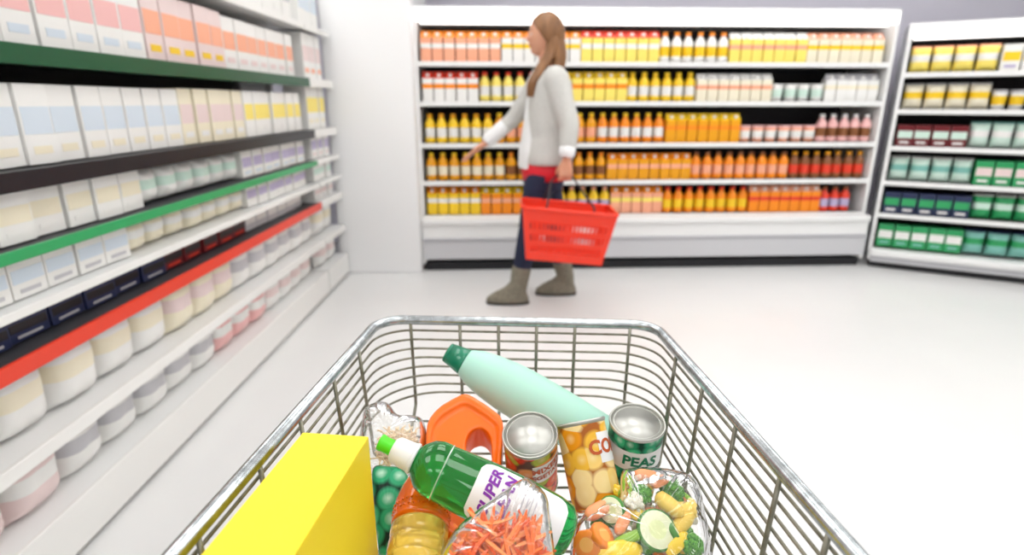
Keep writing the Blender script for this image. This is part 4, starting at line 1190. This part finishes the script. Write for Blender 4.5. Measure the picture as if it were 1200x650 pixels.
# jeans and boots
jn_ = MB()
loft(jn_, [(hip + V((0, 0, -.13)), .115, .165), (hip + V((0, 0, -.06)), .128, .172), (hip + V((0, 0, .02)), .122, .165)], denim)
limb(jn_, [hip_n, hip_n.lerp(kn_n, .5), kn_n, kn_n.lerp(an_n, .72)], [.098, .086, .066, .056], denim)
limb(jn_, [hip_f, hip_f.lerp(kn_f, .5), kn_f, kn_f.lerp(an_f, .72)], [.098, .086, .066, .056], denim)
wchild('jeans', fuse(jn_, 'jeans', .008, 6, .5, denim))
for kn, an in ((kn_n, an_n), (kn_f, an_f)):
    bt = MB(); limb(bt, [kn.lerp(an, .66), kn.lerp(an, .82), an + V((.004, 0, -.01))], [.062, .059, .052], suede)
    loft(bt, [(V((an.x - .065, an.y, .012)), .135, .046), (V((an.x - .065, an.y, .04)), .135, .047), (V((an.x - .05, an.y, .07)), .108, .044), (V((an.x - .02, an.y, .105)), .068, .046), (V((an.x, an.y, .14)), .052, .046)], suede)
    bo = wchild('boot', fuse(bt, 'boot', .008, 5, .5, suede))
    sl = MB(); loft(sl, [(V((an.x - .065, an.y, .001)), .136, .047), (V((an.x - .065, an.y, .016)), .138, .048)], mat('boot_sole', (.05, .045, .04), .7)); wchild('sole', sl, bo)

# ------------------------------------------------------------------ red shopping basket in her near hand
BY = WY - .345
bc = wp(662, 272, BY); tw, th_, tb = .255, .15, .145
bt_, bh_ = .21, .115
M = Matrix.Translation(bc) @ Matrix.Rotation(DG(5), 4, 'Y')
bk = thing('shopping_basket', 'red plastic shopping basket with slotted sides hanging from her hand', 'basket', M=M)
redp = mat('basket_red', (.88, .035, .008), .35, coat=.2, sss=.1)
def wall(c00, c10, c01, c11, nu, nv, slot):
    """panel between four corners with slots left open"""
    bm = bmesh.new(); g = {}
    for j in range(nv + 1):
        for i in range(nu + 1):
            u, v = i / nu, j / nv
            g[i, j] = bm.verts.new(V(c00).lerp(V(c10), u).lerp(V(c01).lerp(V(c11), u), v))
    for j in range(nv):
        for i in range(nu):
            if not slot(i, j): bm.faces.new((g[i, j], g[i + 1, j], g[i + 1, j + 1], g[i, j + 1]))
    return bm
def solid(bm, nm, th):
    mb = MB(); mb.bm(bm, redp, None, False); o_ = mb.build(nm + '_raw')
    s_ = o_.modifiers.new('s', 'SOLIDIFY'); s_.thickness = th; s_.offset = 0
    return eval_mesh(o_, nm)
T = [(-tw, -th_, tb), (tw, -th_, tb), (tw, th_, tb), (-tw, th_, tb)]; B = [(-bt_, -bh_, -tb), (bt_, -bh_, -tb), (bt_, bh_, -tb), (-bt_, bh_, -tb)]
sl = lambda nu: (lambda i, j: i % 2 == 1 and 1 < i < nu - 2 and j in (2, 3, 5, 6, 8, 9))
for i in range(4):
    k = (i + 1) % 4; nu = 43 if i % 2 == 0 else 25
    child('side_wall', solid(wall(B[i], B[k], T[i], T[k], nu, 13, sl(nu)), 'side_wall', .004), bk)
child('bottom', solid(wall(B[0], B[1], B[3], B[2], 21, 13, lambda i, j: i % 2 == 1 and j % 2 == 1), 'bottom', .004), bk)
rim = MB(); rp = [V((sx * (tw + .002 - (.02 if c_ else 0)), sy * (th_ + .002 - (0 if c_ else .02)), tb)) for sx, sy, c_ in ((-1, -1, 0), (-1, -1, 1), (1, -1, 1), (1, -1, 0), (1, 1, 0), (1, 1, 1), (-1, 1, 1), (-1, 1, 0))]
rim.tube(rp, .010, redp, 10, closed=True); child('rim', rim, bk)
MI = M.inverted(); gp = MI @ (wr_n + V((-.005, .0235, -.102)))
hm = mat('handle_black', (.02, .015, .02), .4)
for sy in (-1, 1):
    child('handle', MB().tube([(-.13, sy * th_, tb), (-.125, sy * th_ * .9, tb + .03), (gp.x - .075, gp.y + sy * .012, gp.z - .035), (gp.x - .05, gp.y + sy * .0015, gp.z), (gp.x + .05, gp.y + sy * .0015, gp.z), (gp.x + .075, gp.y + sy * .012, gp.z - .035), (.125, sy * th_ * .9, tb + .03), (.13, sy * th_, tb)], (.0055, .0055, .005, .0045, .0045, .005, .0055, .0055), hm, 10), bk)


# ------------------------------------------------------------------ light and output look
w = bpy.data.worlds.new('world'); S.world = w; w.use_nodes = True
w.node_tree.nodes['Background'].inputs['Color'].default_value = (1, 1, 1, 1)
w.node_tree.nodes['Background'].inputs['Strength'].default_value = .6
S.view_settings.view_transform = 'Standard'; S.view_settings.look = 'None'
S.view_settings.gamma = 1; S.view_settings.use_curve_mapping = False
S.view_settings.exposure = -0.40
S.cycles.max_bounces = 10; S.cycles.transparent_max_bounces = 24; S.cycles.transmission_bounces = 10
S.cycles.sample_clamp_indirect = 8
